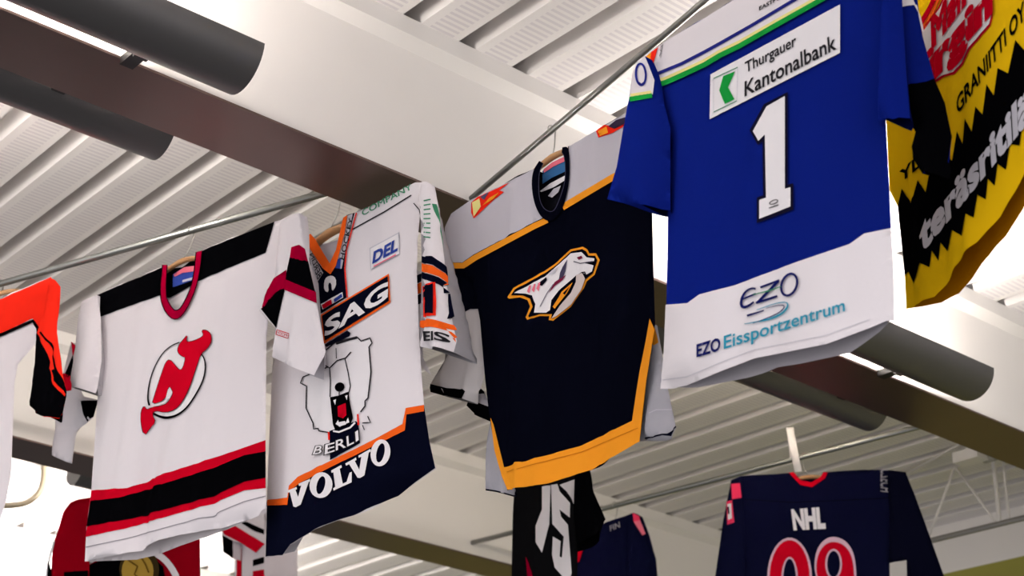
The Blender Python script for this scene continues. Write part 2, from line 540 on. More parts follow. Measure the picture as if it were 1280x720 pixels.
# ------------------------------------------------------------------ uplights: half-round troughs along the beams
TROUGH = paint('dark_grey_metal', (92, 90, 90), 0.38, 0.35)
TIN = paint('white_reflector', (235, 235, 235), 0.4)
TUBE = emitter('lamp_glow', (255, 246, 238), TUBE_POWER)
DIM = emitter('dim_lamp_glow', (255, 240, 220), TUBE_POWER * 0.3)
BLACKP = paint('black_bracket', (30, 29, 28), 0.5)
def uplight(x0, x1, side, yface, label, xbr, glow=None):
    """side -1: in front of the beam face, +1: behind it"""
    r = 0.083 if side < 0 else 0.072; gap = 0.07 if side < 0 else 0.03; yc = yface + side * (gap + r); zc = CAMZ + (1.966 if side < 0 else 2.005)
    root = empty('uplight_fixture', ((x0 + x1) / 2, yc, zc - r), label, 'light', 'half-round uplights along the beams')
    mb = MB(); N = 20
    ring = lambda x, rr: [(x, yc - rr * math.cos(math.pi * k / N), zc - rr * math.sin(math.pi * k / N)) for k in range(N + 1)]
    a, b = ring(x0, r), ring(x1, r); a2, b2 = ring(x0, r - .004), ring(x1, r - .004)
    m = N + 1
    mb.add(a + b, [(i, i + 1, m + i + 1, m + i) for i in range(N)], TROUGH)
    mb.add(a2 + b2, [(i, m + i, m + i + 1, i + 1) for i in range(N)], TIN)
    mb.add(a + a2 + b + b2, [(0, m, 3 * m, 2 * m), (N, 2 * m + N, 3 * m + N, m + N)], TROUGH)
    mb.build('trough', root, auto=40)
    for x, e in ((x0, a), (x1, b)):
        mb = MB(); t = -0.004 if x == x0 else 0.004
        mb.add(e + [(p[0] - t, p[1], p[2]) for p in e], [tuple(range(m)), tuple(range(2 * m - 1, m - 1, -1))], TROUGH); mb.build('end_cap', root, smooth=False)
    xm = xbr
    for s0, s1 in ((x0 + .09, xm - .035), (xm + .035, x1 - .12)):
        if s1 - s0 < 0.05: continue
        mb = MB(); mb.tube([(s0, yc - side * .03, zc + .004), (s1, yc - side * .03, zc + .004)], 0.008, glow or TUBE, 10); mb.build('lamp_tube', root)
    mb = MB()
    e0 = yc - side * (r - .006)                      # lip of the trough next to the beam
    mb.box((xm - .016, min(e0, yface), zc - .035), (xm + .016, max(e0, yface), zc - .015), BLACKP)
    mb.box((xm - .016, min(e0, e0 - side * .014), zc - .045), (xm + .016, max(e0, e0 - side * .014), zc + .008), BLACKP)
    mb.build('bracket', root, smooth=False)
    return root
uplight(0.10, 1.485, -1, YN, 'dark half-round uplight on the front of the white beam at the upper left', 1.285)
uplight(0.10, 1.54, 1, YF, 'dark half-round uplight behind the beam above the left-hand rod', 1.24)
uplight(2.93, 4.10, -1, YN, 'dark half-round uplight on the front of the beam beside the blue and white jersey hem', 3.85)
uplight(2.74, 4.20, 1, YF, 'dark half-round uplight behind the beam below the blue and white jersey', 3.96, DIM)
uplight(2.55, 3.35, 1, 5.58, 'added unseen uplight behind the farther beam hidden by the white jersey with the red letter crest', 2.9)  # unseen fixture, added to brighten the ceiling past the second beam
uplight(2.2, 4.2, -1, 7.83, 'added unseen uplight on the third beam low behind the hanging jerseys', 3.2)  # added out of view so the third bay turns bright white

# ------------------------------------------------------------------ rods that carry the jerseys
def rod(name, p, q, r, label, bend=None):
    mb = MB()
    pts = [np.array(p), np.array(q)]
    if bend is not None: pts.append(np.array(bend))
    mb.tube(pts, r, RODMAT, 12)
    return tag(mb.build(name), label, 'rod', 'steel rods carrying the jerseys')
ZR = 2.0
RB0, RB1 = at_y((589, 248), YN), at_z((880, 2), ZR)
dB = RB1 - RB0
def along(p, d, y): return p + d * ((y - p[1]) / d[1])
# near rod runs from the face of the beam towards the photographer
rb_a = along(RB0, dB, YN); rb_b = along(RB0, dB, 0.5)
rod('steel_rod', rb_a, rb_b, 0.0075, 'steel rod slanting from the white beam up past the blue jersey')
RA0, RA1 = at_z((0, 355), ZR), at_z((403, 242), ZR)
dA = RA0 - RA1
rod('steel_rod', along(RA1, dA, YF), along(RA1, dA, 5.37), 0.010, 'steel rod above the white jersey with black shoulders')
RC0, RC1 = at_z((600, 676), ZR), at_z((1162, 530), ZR)
dC = RC0 - RC1
rod('steel_rod', along(RC1, dC, YF), along(RC1, dC, 5.37), 0.010, 'thin bright steel rod behind the navy jersey with red numbers')
def rodA(px): return at_on(RA1, dA, px)
def at_on(p, d, px):
    """the place on a rod that shows at pixel column px"""
    best = None
    for y in np.linspace(0.5, 5.4, 400):
        P = along(p, d, y) - np.array((0, 0, CAMZ)); q = MC.T @ P
        x = 640 + FPX * q[0] / -q[2]
        if best is None or abs(x - px) < best[0]: best = (abs(x - px), P + np.array((0, 0, CAMZ)))
    return best[1]

# ------------------------------------------------------------------ jerseys
GRP = 'hockey jerseys hung from the rods'
Wt = fabric((233, 227, 230)); Bk = fabric((5, 5, 7)); Nv = fabric((9, 11, 28)); Red = fabric((196, 6, 34)); DRed = fabric((150, 0, 42))
Or = fabric((240, 100, 32)); Gold = fabric((240, 156, 42)); Silver = fabric((196, 192, 200), 0.5); Blue = fabric((14, 30, 118)); Grn = fabric((28, 150, 62))
Yel = fabric((242, 196, 20)); Grey = fabric((160, 156, 162)); Cream = fabric((240, 228, 150)); TxW = fabric((238, 234, 236)); OrRed = fabric((236, 44, 28))
NvT = fabric((22, 28, 92)); Teal = fabric((44, 150, 178)); PBlue = fabric((50, 70, 150)); Pink = fabric((232, 120, 140)); LGrey = fabric((205, 202, 210))
GreenT = fabric((70, 140, 105)); Ink = fabric((40, 38, 42)); Maroon = fabric((120, 30, 60)); Tan = fabric((196, 160, 120))
def jersey(F, label):
    o = empty('hockey_jersey', F.O, label, 'jersey', GRP); return o
def part(root, name, fn, label=None):
    mb = MB(); fn(mb); o = mb.build(name, root)
    if label: o['label'] = label
    return o
def hanger(F, label, rodpt, neck_l, neck_r, half=0.13, hook_to=None, thick=0.008, rodr=0.008):
    """wooden hanger: bowed bar inside the shoulders, wire hook over the rod"""
    a, b = F.hit(neck_l), F.hit(neck_r); c = (a + b) / 2
    root = empty('clothes_hanger', F.pt(c[0], c[1], 0), label, 'hanger', 'wooden clothes hangers on the rods')
    mb = MB(); pts = []; rs = []
    sl = (b[1] - a[1]) / (b[0] - a[0])
    for k in range(-8, 9):
        q = k / 8; pts.append(F.pt(c[0] + q * half, c[1] + sl * q * half - 0.035 * abs(q) ** 1.6, 0)); rs.append(thick * (1 - 0.35 * abs(q)))
    mb.tube(pts, 0.01, WOOD, 10, rs=rs); mb.build('bar', root)
    mb = MB(); p0 = F.pt(c[0], c[1] + thick * .5, 0)
    if hook_to is not None: hp = [p0, np.array((p0[0], p0[1], hook_to))]
    else:
        R = np.array(rodpt); rr = rodr + 0.004
        d = F.N
        hp = [p0, p0 * 0.35 + (R - d * rr) * 0.65 + np.array((0, 0, -.02)), R - d * rr]
        hp += [R + (-d * math.cos(t) + np.array((0, 0, 1.0)) * math.sin(t)) * rr for t in np.linspace(0.3, 3.6, 10)]
    mb.tube(hp, 0.0018, WIRE, 8); mb.build('hook', root)
    return root

# ---------- white jersey, red letter crest
F = Frame(at_on(RA1, dA, 240), -2160)
J = jersey(F, 'white jersey with black shoulder yoke, red and black hem stripes and round red letter crest')
out_ = [(121, 369), (160, 352), (203, 334), (200, 369), (207, 391), (220, 401), (233, 387), (247, 353), (252, 313), (300, 294), (343, 277), (356, 274), (350, 320), (338, 372), (333, 420), (332, 555), (333, 641), (266, 657), (186, 681), (149, 693), (106, 702), (108, 660), (114, 613), (119, 540), (124, 470), (126, 420)]
bk_ = [p for p in out_]; bk_[2:9] = [(203, 334), (212, 336), (228, 334), (244, 322), (252, 313)]
body = Cloth(F, out_, bk_, opening=[(16, 20)], t=(0.018, 0.05), tb=(0.012, 0.010), folds=(0.0062, 3.6), seed=3)
def _(mb):
    body.base(mb, Wt)
    body.poly(mb, [(121, 369), (160, 352), (204, 334), (201, 369), (160, 383), (125.5, 396)], Bk, L1)
    body.poly(mb, [(250, 314), (300, 294), (343, 277), (332, 316), (300, 329), (246, 352)], Bk, L1)
    body.poly(mb, [(114, 613), (159, 610), (212, 590), (292, 564), (332, 550), (332, 610), (305, 613), (266, 629), (159, 660), (107, 671)], Red, L1)
    body.poly(mb, [(113, 626), (149, 622), (266, 585), (305, 569), (332, 564), (332, 597), (305, 602), (266, 620), (165, 648), (108, 658)], Bk, 2 * L1)
    body.stroke(mb, [(107, 684), (159, 673), (266, 643), (305, 627), (332, 620)], 1.2, Grey, L1)
    body.poly(mb, [(205, 334), (212, 336), (228, 334), (244, 322), (251, 314), (248, 352), (213, 372), (203, 372)], Bk, 0.004, back=True)
part(J, 'body', _)
def _(mb):
    body.poly(mb, [(216, 343), (230, 334), (244, 332), (243, 350), (216, 359)], PBlue, 0.008, back=True)
    body.poly(mb, [(217, 343), (230, 334), (244, 332), (243, 339), (228, 341), (218, 346)], Pink, 0.010, back=True)
    body.poly(mb, [(228, 350), (243, 346), (243, 349), (228, 353)], LGrey, 0.010, back=True)
part(J, 'neck_label', _, 'blue and pink sewn neck label')
def _(mb):
    o = smooth_loop([(203, 331), (199, 369), (206, 391), (220, 402), (234, 387), (248, 353), (253, 313)], 2, False)
    i = smooth_loop([(245, 315), (241, 353), (229, 381), (220, 390), (212, 381), (207, 369), (209, 331)], 2, False)
    body.poly(mb, list(o) + list(i), DRed, 3 * L1)
    body.stroke(mb, o, 1.2, Bk, 3.5 * L1); body.stroke(mb, i, 1.2, Bk, 3.5 * L1)
part(J, 'collar', _, 'dark red V-neck collar')
z = zo(160, 400, 4.5)
def _(mb):
    body.poly(mb, smooth_loop(z((120, 470), (130, 320), (180, 200), (290, 125), (420, 190), (440, 270), (410, 380), (350, 470), (280, 535), (220, 550), (150, 540)), 2), TxW, L1)
    body.stroke(mb, z((118, 480), (110, 440), (118, 360), (145, 270), (190, 190), (240, 145), (290, 125)), [2.4, 1.6, 1.3, 1.5], Bk, 2 * L1, round_=2)
    body.stroke(mb, z((408, 185), (430, 215), (437, 270), (425, 335), (385, 415), (335, 490), (280, 535), (225, 552), (180, 545), (140, 525)), [1.4, 1.9, 1.9, 2.2, 3.4, 2.4], Bk, 2 * L1, round_=2)
    red = z((335, 83), (312, 110), (290, 135), (278, 165), (285, 190), (308, 205), (325, 210), (310, 270), (292, 285), (268, 260), (235, 220), (212, 238), (190, 300), (150, 420), (130, 475), (208, 448), (225, 385), (235, 370), (257, 410), (232, 455), (205, 480), (125, 492), (105, 506), (90, 482), (74, 512), (72, 570), (85, 650), (108, 605), (158, 575), (130, 530), (150, 508), (210, 520), (262, 505), (300, 465), (342, 390), (385, 260), (408, 190), (445, 160), (470, 118), (465, 78), (440, 56), (413, 58), (428, 85), (400, 106), (345, 125), (325, 118))
    body.poly(mb, smooth_loop(red, 1), Red, 3 * L1, h=0.01)
    body.stroke(mb, smooth_loop(red, 1), 1.3, Bk, 2.6 * L1, closed=True)
    body.stroke(mb, z((128, 482), (165, 478), (205, 462), (222, 440)), [1.5, 2.2, 2.4, 1.6], TxW, 3.6 * L1)
    body.poly(mb, z((212, 440), (225, 390), (236, 378), (250, 410), (232, 445)), TxW, 3.6 * L1)
part(J, 'crest', _, 'red letter crest with horns and a pointed tail in a black ring')
sl_ = Cloth(F, [(121, 369), (126, 400), (127, 450), (122, 485), (107, 487), (91, 485), (88, 475), (94, 435), (97, 400), (101, 380)], opening=[(3, 5)], w0=0.025, t=(0.01, 0.03), tb=(.01, .06), folds=(0.002, 6), seed=8, h=.014)
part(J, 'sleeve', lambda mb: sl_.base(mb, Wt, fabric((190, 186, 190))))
s2 = Cloth(F, [(89, 427), (95, 432), (93, 470), (103, 495), (123, 500), (117, 521), (104, 526), (90, 538), (90, 575), (82, 577), (65, 569), (69, 532), (71, 491), (79, 467)], w0=-0.05, t=(0.01, 0.02), folds=(0.002, 6), seed=9, h=.014)
def _(mb):
    s2.base(mb, fabric((222, 217, 221)))
    s2.poly(mb, [(89, 427), (95, 432), (91, 446)], Red, L1); s2.poly(mb, [(91, 443), (93, 470), (88, 473), (80, 470)], Bk, L1)
    s2.poly(mb, [(79, 466), (90, 471), (89, 488), (73, 490)], Red, L1)
    s2.poly(mb, [(101, 501), (123, 500), (117, 521), (105, 526)], Bk, L1)
part(J, 'sleeve', _, 'folded sleeve end with red and black bands')
sr = Cloth(F, [(350, 276), (362, 269), (374, 266), (378, 290), (381, 310), (388, 340), (396, 379), (407, 440), (392, 469), (366, 459), (340, 446), (345, 412), (324, 388), (330, 370), (344, 345), (346, 315)], opening=[(7, 10)], w0=0.035, t=(0.01, 0.03), tb=(.02, .035), folds=(0.003, 6), seed=5, h=.014, tilt=0.10)
def _(mb):
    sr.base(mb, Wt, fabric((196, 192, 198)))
    sr.poly(mb, [(364, 309), (374, 306), (381, 311), (385, 327), (362, 323)], DRed, L1)
    sr.poly(mb, [(362, 322), (385, 326), (393, 361), (395, 367), (356, 350)], Bk, L1)
    sr.poly(mb, [(356, 349), (395, 365), (396, 379), (355, 362)], DRed, 2 * L1)
    sr.poly(mb, [(358, 337), (342, 348), (331, 369), (327, 386), (332, 381), (344, 366), (357, 358)], DRed, L1)
    sr.poly(mb, [(357, 357), (344, 366), (326, 386), (345, 410)], Bk, L1)
part(J, 'sleeve', _, 'sleeve with black and dark red bands')
def _(mb):
    sr.stroke(mb, [(346, 412), (361, 417), (360, 423), (345, 418)], 0.9, Red, L1, closed=True)
    sr.text(mb, 'CCM', [(347.5, 417), (358.5, 421), (359, 418), (348, 413.8)], Red, L1, 0.02)
part(J, 'lettering', _, 'tiny red sleeve lettering')
hanger(F, 'wooden hanger in the white jersey with the red crest', F.O, (211, 333), (246, 319))

# ---------- white jersey with bear
F = Frame(at_on(RA1, dA, 424), -1750)
F.O = F.O
J = jersey(F, 'white jersey with orange V collar, black hem and bear head drawn on the chest')
out_ = [(352, 312), (366, 303), (381, 297), (394, 322), (413, 342), (422, 318), (433, 270), (446, 265), (486, 246), (519, 228), (527, 228), (526, 260), (522, 300), (521, 340), (524, 420), (527, 470), (530, 506), (537, 553), (545, 586), (512, 609), (475, 630), (430, 648), (398, 660), (363, 681), (353, 695), (332, 697), (333, 640), (336, 560), (340, 470), (346, 380)]
bk_ = [p for p in out_]; bk_[18:25] = [(543, 578), (512, 585), (475, 602), (430, 620), (398, 634), (363, 660), (350, 684)]; bk_[2:7] = [(381, 297), (395, 301), (413, 294), (428, 280), (433, 270)]
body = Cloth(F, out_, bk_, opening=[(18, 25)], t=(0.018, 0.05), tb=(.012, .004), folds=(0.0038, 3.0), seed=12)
VW = TxW
def _(mb):
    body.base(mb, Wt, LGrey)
    hem = [(334, 625), (359, 622), (361, 607), (372, 596), (413, 576), (468, 549), (503, 530), (507, 510), (530, 506)]
    body.poly(mb, hem + [(537, 553), (544, 585), (512, 608), (475, 629), (430, 647), (398, 659), (363, 680), (353, 694), (332, 696)], Nv, L1)
    body.poly(mb, hem + [(530, 514), (508, 518), (506, 538), (468, 557), (413, 584), (374, 604), (361, 615), (359, 631), (334, 632)], Or, 2 * L1)
    body.stroke(mb, [(440, 287), (480, 265), (514, 244)], 1.6, Ink, L1)
    body.stroke(mb, [(517, 254), (524, 262), (527, 275), (528, 284)], 1.2, Ink, L1)
part(J, 'body', _)
def _(mb):
    body.poly(mb, [(381, 298), (388, 292), (394, 299), (412, 329), (420, 312), (429, 272), (434, 269), (431, 290), (420, 332), (413, 343), (404, 336), (388, 312)], Or, 4 * L1)
part(J, 'collar', _, 'orange V-neck collar')
def _(mb):
    body.poly(mb, [(433, 269), (443, 266), (432, 310), (430, 336), (433, 372), (401, 392), (398, 354), (388, 330), (383, 309), (404, 336), (413, 342), (421, 330)], Nv, L1)
    body.stroke(mb, [(445.5, 266), (433, 312), (431, 336), (434, 372)], 1.6, OrRed, 2 * L1)
    body.poly(mb, [(433, 270), (441, 267), (427, 336), (418, 335)], LGrey, 2 * L1)
    body.poly(mb, [(384, 309), (388, 314), (404, 341), (397, 352), (390, 336)], LGrey, 2 * L1)
    body.poly(mb, [(426, 323), (421, 324), (418, 335), (425, 336)], PBlue, 3 * L1)
    body.text(mb, 'HOCKEY', [(430, 325), (441, 273), (436, 272), (424, 323)], Ink, 3 * L1, 0.03)
    body.text(mb, 'BERLIN', [(397, 350), (387, 318), (391, 316), (403, 342)], Ink, 3 * L1, 0.02)
part(J, 'placket', _, 'navy placket with printed grey strips')
def _(mb):
    body.poly(mb, smooth_loop([(405, 352), (408, 346), (415, 344), (420, 348), (420, 358), (415, 365), (414, 353), (410, 354), (411, 366), (405, 363)], 1), TxW, 2 * L1, h=.008)
part(J, 'badge', _, 'small white badge on the placket')
def _(mb):
    body.poly(mb, [(401, 380), (428, 365), (429, 372), (403, 387)], TxW, 2 * L1)
    body.poly(mb, [(402, 381), (414, 374), (415, 380), (404, 386)], Red, 3 * L1); body.poly(mb, [(417, 374), (427, 367), (428, 371), (418, 378)], PBlue, 3 * L1)
part(J, 'badge', _, 'red, white and blue badge')
def _(mb):
    body.poly(mb, [(401, 393), (486, 342), (488, 378), (405, 430)], Or, 2 * L1)
    body.poly(mb, [(402.5, 394.5), (484.5, 345), (486, 376), (406, 426)], Nv, 3 * L1)
    body.text(mb, 'SAG', [(407, 420), (483, 373), (480.5, 353), (404, 401)], TxW, 4 * L1, 0.07, slant=0.05)
    body.poly(mb, [(406, 431), (434, 413), (438, 416), (437, 420), (408, 434)], Nv, 2 * L1)
part(J, 'sponsor_patch', _, 'black bar with orange edge and white lettering')
z = zo(360, 400, 4.0)
def _(mb):
    k = Ink
    body.poly(mb, z((190, 150), (235, 112), (345, 85), (365, 105), (410, 90), (420, 115), (405, 135), (415, 260), (400, 390), (385, 430), (350, 470), (340, 510), (205, 562), (150, 545), (125, 515), (90, 440), (92, 330), (75, 285), (130, 265), (200, 235)), TxW, L1)
    body.poly(mb, z((207, 555), (340, 505), (352, 520), (360, 615), (210, 700)), Nv, 1.6 * L1)
    body.stroke(mb, z((203, 560), (205, 600)), 2.2, OrRed, 2 * L1); body.stroke(mb, z((348, 470), (352, 525)), 2.2, OrRed, 2 * L1)
    body.stroke(mb, z((190, 150), (235, 112), (290, 97), (345, 85), (365, 105), (410, 90), (420, 115), (405, 135), (415, 260), (400, 390), (385, 405), (385, 430), (362, 460)), 1.7, k, 2 * L1)
    body.stroke(mb, z((240, 118), (300, 98), (345, 87)), 3.2, k, 2 * L1)
    body.stroke(mb, z((200, 235), (130, 262), (75, 285), (62, 315), (92, 330), (90, 440), (125, 515), (128, 545), (150, 542), (155, 555), (203, 562)), 1.5, k, 2 * L1)
    body.stroke(mb, z((188, 228), (208, 240), (245, 203), (288, 190), (315, 160)), 1.6, k, 2 * L1)
    body.stroke(mb, z((240, 140), (242, 192)), 0.9, k, 2 * L1)
    body.stroke(mb, z((208, 240), (212, 300), (210, 385)), 1.3, k, 2 * L1); body.stroke(mb, z((285, 195), (300, 260), (312, 330), (302, 372)), 1.3, k, 2 * L1)
    body.poly(mb, [(360 + x / 4, 400 + y / 4) for x, y in ell(258, 335, 25, 23, -30, 14)], Bk, 3 * L1, h=.01)
    body.stroke(mb, z((256, 355), (256, 376)), 1.2, k, 3 * L1)
    body.poly(mb, z((210, 386), (250, 378), (302, 358), (308, 400), (325, 490), (312, 520), (236, 552), (224, 520)), Bk, 3 * L1, h=.012)
    body.poly(mb, z((248, 432), (288, 415), (292, 475), (275, 492), (250, 482)), Red, 4 * L1, h=.012)
    for t in (((226, 402), (240, 396), (236, 425)), ((285, 380), (298, 374), (294, 400)), ((238, 520), (250, 500), (262, 535)), ((285, 520), (300, 488), (306, 512)), ((250, 512), (285, 505), (290, 522), (255, 534))):
        body.poly(mb, z(*t), TxW, 4 * L1, h=.02)
    body.stroke(mb, z((225, 555), (255, 560), (310, 538), (335, 512)), 2.2, TxW, 3 * L1)
    body.stroke(mb, z((372, 515), (412, 512), (398, 480)), 1.4, k, 2 * L1); body.stroke(mb, z((372, 525), (382, 550)), 1.2, k, 2 * L1)
part(J, 'crest', _, 'roaring bear head drawn in black outline')
def _(mb):
    for ch, q in (('B', [(391, 568), (401, 567), (404, 556), (395, 557)]), ('E', [(406, 568), (418, 564), (418, 552), (407, 555)]), ('R', [(420, 563), (432, 559), (431, 546), (420, 550)]), ('L', [(434, 558), (442, 554), (441, 541), (433, 545)]), ('I', [(445, 552), (448, 550), (447, 537), (444, 539)])):
        body.text(mb, ch, q, TxW, 4 * L1, 0.02, halo=(0.10, Ink))
part(J, 'lettering', _, 'outlined white and black letters under the bear')
def _(mb):
    z = zo(340, 520, 5.06)
    V1 = [(100, 470), (155, 448), (158, 462), (148, 468), (165, 512), (185, 440), (170, 442), (168, 428), (240, 397), (242, 412), (232, 418), (182, 560), (150, 577), (135, 572), (112, 482), (102, 485)]
    body.poly(mb, z(*V1), VW, 3 * L1, h=.012)
    body.poly(mb, [(340 + x / 5.06, 520 + y / 5.06) for x, y in ell(310, 437, 72, 82, 12, 26)], VW, 3 * L1, h=.012, holes=[[(340 + x / 5.06, 520 + y / 5.06) for x, y in ell(309, 437, 26, 58, 14, 18)]])
    Lp = [(374, 345), (438, 310), (442, 325), (428, 334), (447, 428), (470, 415), (488, 358), (502, 352), (500, 418), (390, 472), (386, 458), (400, 448), (388, 356), (377, 360)]
    body.poly(mb, z(*Lp), VW, 3 * L1, h=.012)
    V2 = [(463, 300), (530, 262), (533, 278), (522, 284), (552, 340), (565, 258), (548, 264), (546, 250), (622, 208), (626, 222), (612, 232), (585, 375), (556, 392), (540, 390), (486, 304), (468, 314)]
    body.poly(mb, z(*V2), VW, 3 * L1, h=.012)
    body.poly(mb, [(340 + x / 5.06, 520 + y / 5.06) for x, y in ell(686, 233, 62, 86, 10, 26)], VW, 3 * L1, h=.012, holes=[[(340 + x / 5.06, 520 + y / 5.06) for x, y in ell(686, 233, 25, 62, 12, 18)]])
part(J, 'lettering', _, 'white slab-serif word VOLVO on the black hem')
def _(mb):
    body.poly(mb, [(462, 310), (499, 290), (500, 318), (463, 338)], LGrey, L1)
    body.poly(mb, [(463, 311), (498, 292), (499, 317), (464, 336)], TxW, 2 * L1)
    body.text(mb, 'DEL', [(466, 329), (496, 313), (496, 298), (466, 315)], PBlue, 3 * L1, 0.08, slant=0.06)
    body.stroke(mb, [(467, 333), (495, 318)], 1.4, Pink, 3 * L1)
part(J, 'sponsor_patch', _, 'small league badge with blue letters')
part(J, 'lettering', lambda mb: body.text(mb, 'COMPANY', [(453, 270), (515, 236), (513, 229), (452, 262)], GreenT, L1, 0.02), 'green lettering along the shoulder')
ss = Cloth(F, [(526, 228), (533, 227), (540, 232), (545, 260), (551, 290), (555, 320), (562, 385), (571, 426), (552, 434), (538, 436), (525, 433), (526, 400), (527, 340), (526, 280), (524, 245)], opening=[(7, 10)], w0=0.02, t=(0.01, 0.03), tb=(.015, .10), folds=(0.002, 5), seed=15, h=.013, tilt=-0.15)
def _(mb):
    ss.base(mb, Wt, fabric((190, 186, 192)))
    ss.poly(mb, [(527, 320), (540, 320), (551, 330), (554, 343), (541, 331), (527, 328)], Nv, L1)
    ss.poly(mb, [(527, 329), (541, 332), (554, 343), (557, 358), (545, 344), (527, 339)], Or, L1)
    ss.poly(mb, [(527, 340), (545, 345), (557, 358), (558, 368), (545, 354), (527, 348)], Nv, L1)
    ss.poly(mb, [(525, 401), (540, 399), (553, 400), (563, 413), (569, 424), (570, 428), (551, 409), (525, 409)], Or, L1)
    ss.poly(mb, [(528, 358), (535, 354), (543, 352), (544, 394), (529, 396), (529, 372)], OrRed, 2 * L1)
    ss.poly(mb, [(529, 359), (536, 356), (541, 354), (542, 392), (531, 394), (531, 371), (529, 372)], Nv, 3 * L1)
    ss.poly(mb, [(552, 362), (557, 366), (560, 376), (562, 400), (556, 390), (553, 375)], Nv, 2 * L1)
    ss.text(mb, 'EIS', [(530, 426), (550, 424), (550, 413), (530, 414)], Ink, 2 * L1, 0.05)
    ss.stroke(mb, [(541, 254), (548, 285), (552, 306)], 3.2, GreenT, L1)
    for k in range(9):
        ss.stroke(mb, [(529.5, 251 + k * 5.6), (538, 249 + k * 6.0)], 1.6, GreenT, L1)
part(J, 'sleeve', _, 'sleeve with navy and orange bands and digits')
si = Cloth(F, [(511, 348), (527, 338), (528, 400), (528, 445), (540, 470), (548, 476), (530, 462), (515, 432), (505, 396), (506, 375)], w0=-0.02, t=(0.008, 0.02), folds=(0.002, 5), seed=16, h=.013)
def _(mb):
    si.base(mb, Wt)
    for a, b, m in ((349, 359, Nv), (360, 373, Or), (374, 386, Nv)):
        si.poly(mb, [(507.5, a + 2), (528, a - 8), (528, b - 8), (505.5, b + 2)], m, L1)
part(J, 'sleeve', _, 'inner fold of the banded sleeve')
hanger(F, 'wooden hanger in the white jersey with the bear head', F.O, (396, 301), (429, 281), thick=.012)

# ---------- navy and silver jersey
F = Frame(at_on(RB0, dB, 688), -1400)
J = jersey(F, 'navy jersey with silver shoulders, gold trim and a sabre-toothed cat head crest')
out_ = [(556, 284), (564, 267), (590, 249), (630, 230), (668, 211), (667, 232), (670, 256), (679, 273), (690, 277), (702, 262), (710, 228), (710, 183), (745, 163), (780, 143), (822, 122), (826, 190), (815, 262), (817, 340), (819, 405), (808, 475), (799, 552), (739, 587), (686, 604), (634, 613), (619, 565), (611, 515), (606, 470), (600, 400), (590, 350), (555, 334)]
bk_ = [p for p in out_]; bk_[20:24] = [(797, 545), (739, 562), (686, 580), (636, 602)]; bk_[4:12] = [(668, 211), (678, 211), (692, 206), (704, 194), (710, 183)]
body = Cloth(F, out_, bk_, opening=[(20, 23)], t=(0.018, 0.04), tb=(.014, .004), folds=(0.008, 3.6), seed=21)
NvB = fabric((6, 7, 18))
def _(mb):
    body.base(mb, NvB, fabric((20, 20, 26)))
    lo1 = [(555, 328), (578, 328), (592, 318), (665, 279), (681, 271)]; lo2 = [(703, 256), (766, 218), (824, 190)]
    body.poly(mb, lo1 + [(671, 258), (668, 232), (668, 211), (630, 230), (590, 249), (564, 267), (556, 284)], Silver, L1)
    body.poly(mb, lo2 + [(821, 123), (780, 143), (745, 163), (711, 183), (710, 228)], Silver, L1)
    body.stroke(mb, [(555, 332), (579, 332), (594, 322), (667, 283), (684, 275)], 7.2, Gold, 2 * L1)
    body.stroke(mb, [(703, 259), (766, 221.5), (824, 194)], 8, Gold, 2 * L1)
    body.poly(mb, [(613, 522), (617, 531), (630, 584), (664, 574), (727, 557), (790, 526), (799, 464), (812, 398), (818, 412), (808, 475), (799, 552), (739, 587), (686, 604), (634, 612), (627, 595), (618, 563)], Gold, L1)
    body.stroke(mb, [(633, 590), (664, 581), (727, 565), (797, 535)], 0.8, fabric((200, 120, 30)), 2 * L1)
part(J, 'body', _)
sp = Cloth(F, [(817, 405), (822, 428), (829, 458), (837, 496), (845, 535), (832, 544), (810, 548), (797, 552), (803, 500)], w0=-0.03, t=(.004, .015), folds=(0.004, 9), seed=22, h=.012)
def _(mb):
    sp.base(mb, fabric((176, 174, 182)))
    sp.poly(mb, [(817, 405), (823, 428), (817, 432), (812, 425)], Gold, L1)
    sp.stroke(mb, [(806, 548), (832, 542), (845, 533)], 2, Nv, L1); sp.stroke(mb, [(803, 520), (820, 512), (840, 512)], 1, LGrey, L1)
part(J, 'side_panel', _, 'grey mesh side panel with gold tip')
sq = Cloth(F, [(613, 528), (607, 570), (607, 612), (620, 614), (634, 618), (645, 614), (634, 590)], w0=-0.03, t=(.004, .015), folds=(0.003, 9), seed=23, h=.012)
def _(mb):
    sq.base(mb, fabric((176, 174, 182))); sq.stroke(mb, [(607, 612), (620, 614), (634, 617.5), (645, 614)], 2, Nv, L1)
part(J, 'side_panel', _, 'grey mesh side panel')
def _(mb):
    o = smooth_loop([(674, 201), (666, 213), (664, 232), (668, 256), (677, 273), (690, 278), (704, 261), (712, 228), (712, 195), (710, 183), (703, 184)], 2, False)
    i = smooth_loop([(702, 190), (706, 196), (707, 225), (700, 248), (692, 266), (680, 262), (674, 249), (673, 232), (674, 214), (679, 204)], 2, False)
    body.poly(mb, list(o) + list(i), NvB, 3 * L1)
    body.stroke(mb, i, .8, fabric((60, 60, 80)), 3.4 * L1)
part(J, 'collar', _, 'dark navy round collar')
def _(mb):
    body.poly(mb, [(678, 214), (690, 203), (707, 196), (707, 214), (690, 222), (678, 230)], fabric((60, 110, 160)), .008, back=True)
    body.poly(mb, [(679, 212), (690, 203), (707, 195), (707, 201), (692, 208), (680, 216)], Pink, .010, back=True)
    body.poly(mb, [(675, 239), (688, 229), (707, 219), (707, 225), (692, 234), (677, 240)], TxW, .008, back=True)
    body.poly(mb, [(685, 245), (692, 236), (701, 232), (698, 240), (690, 247)], LGrey, .008, back=True)
part(J, 'neck_label', _, 'blue and pink sewn neck label')
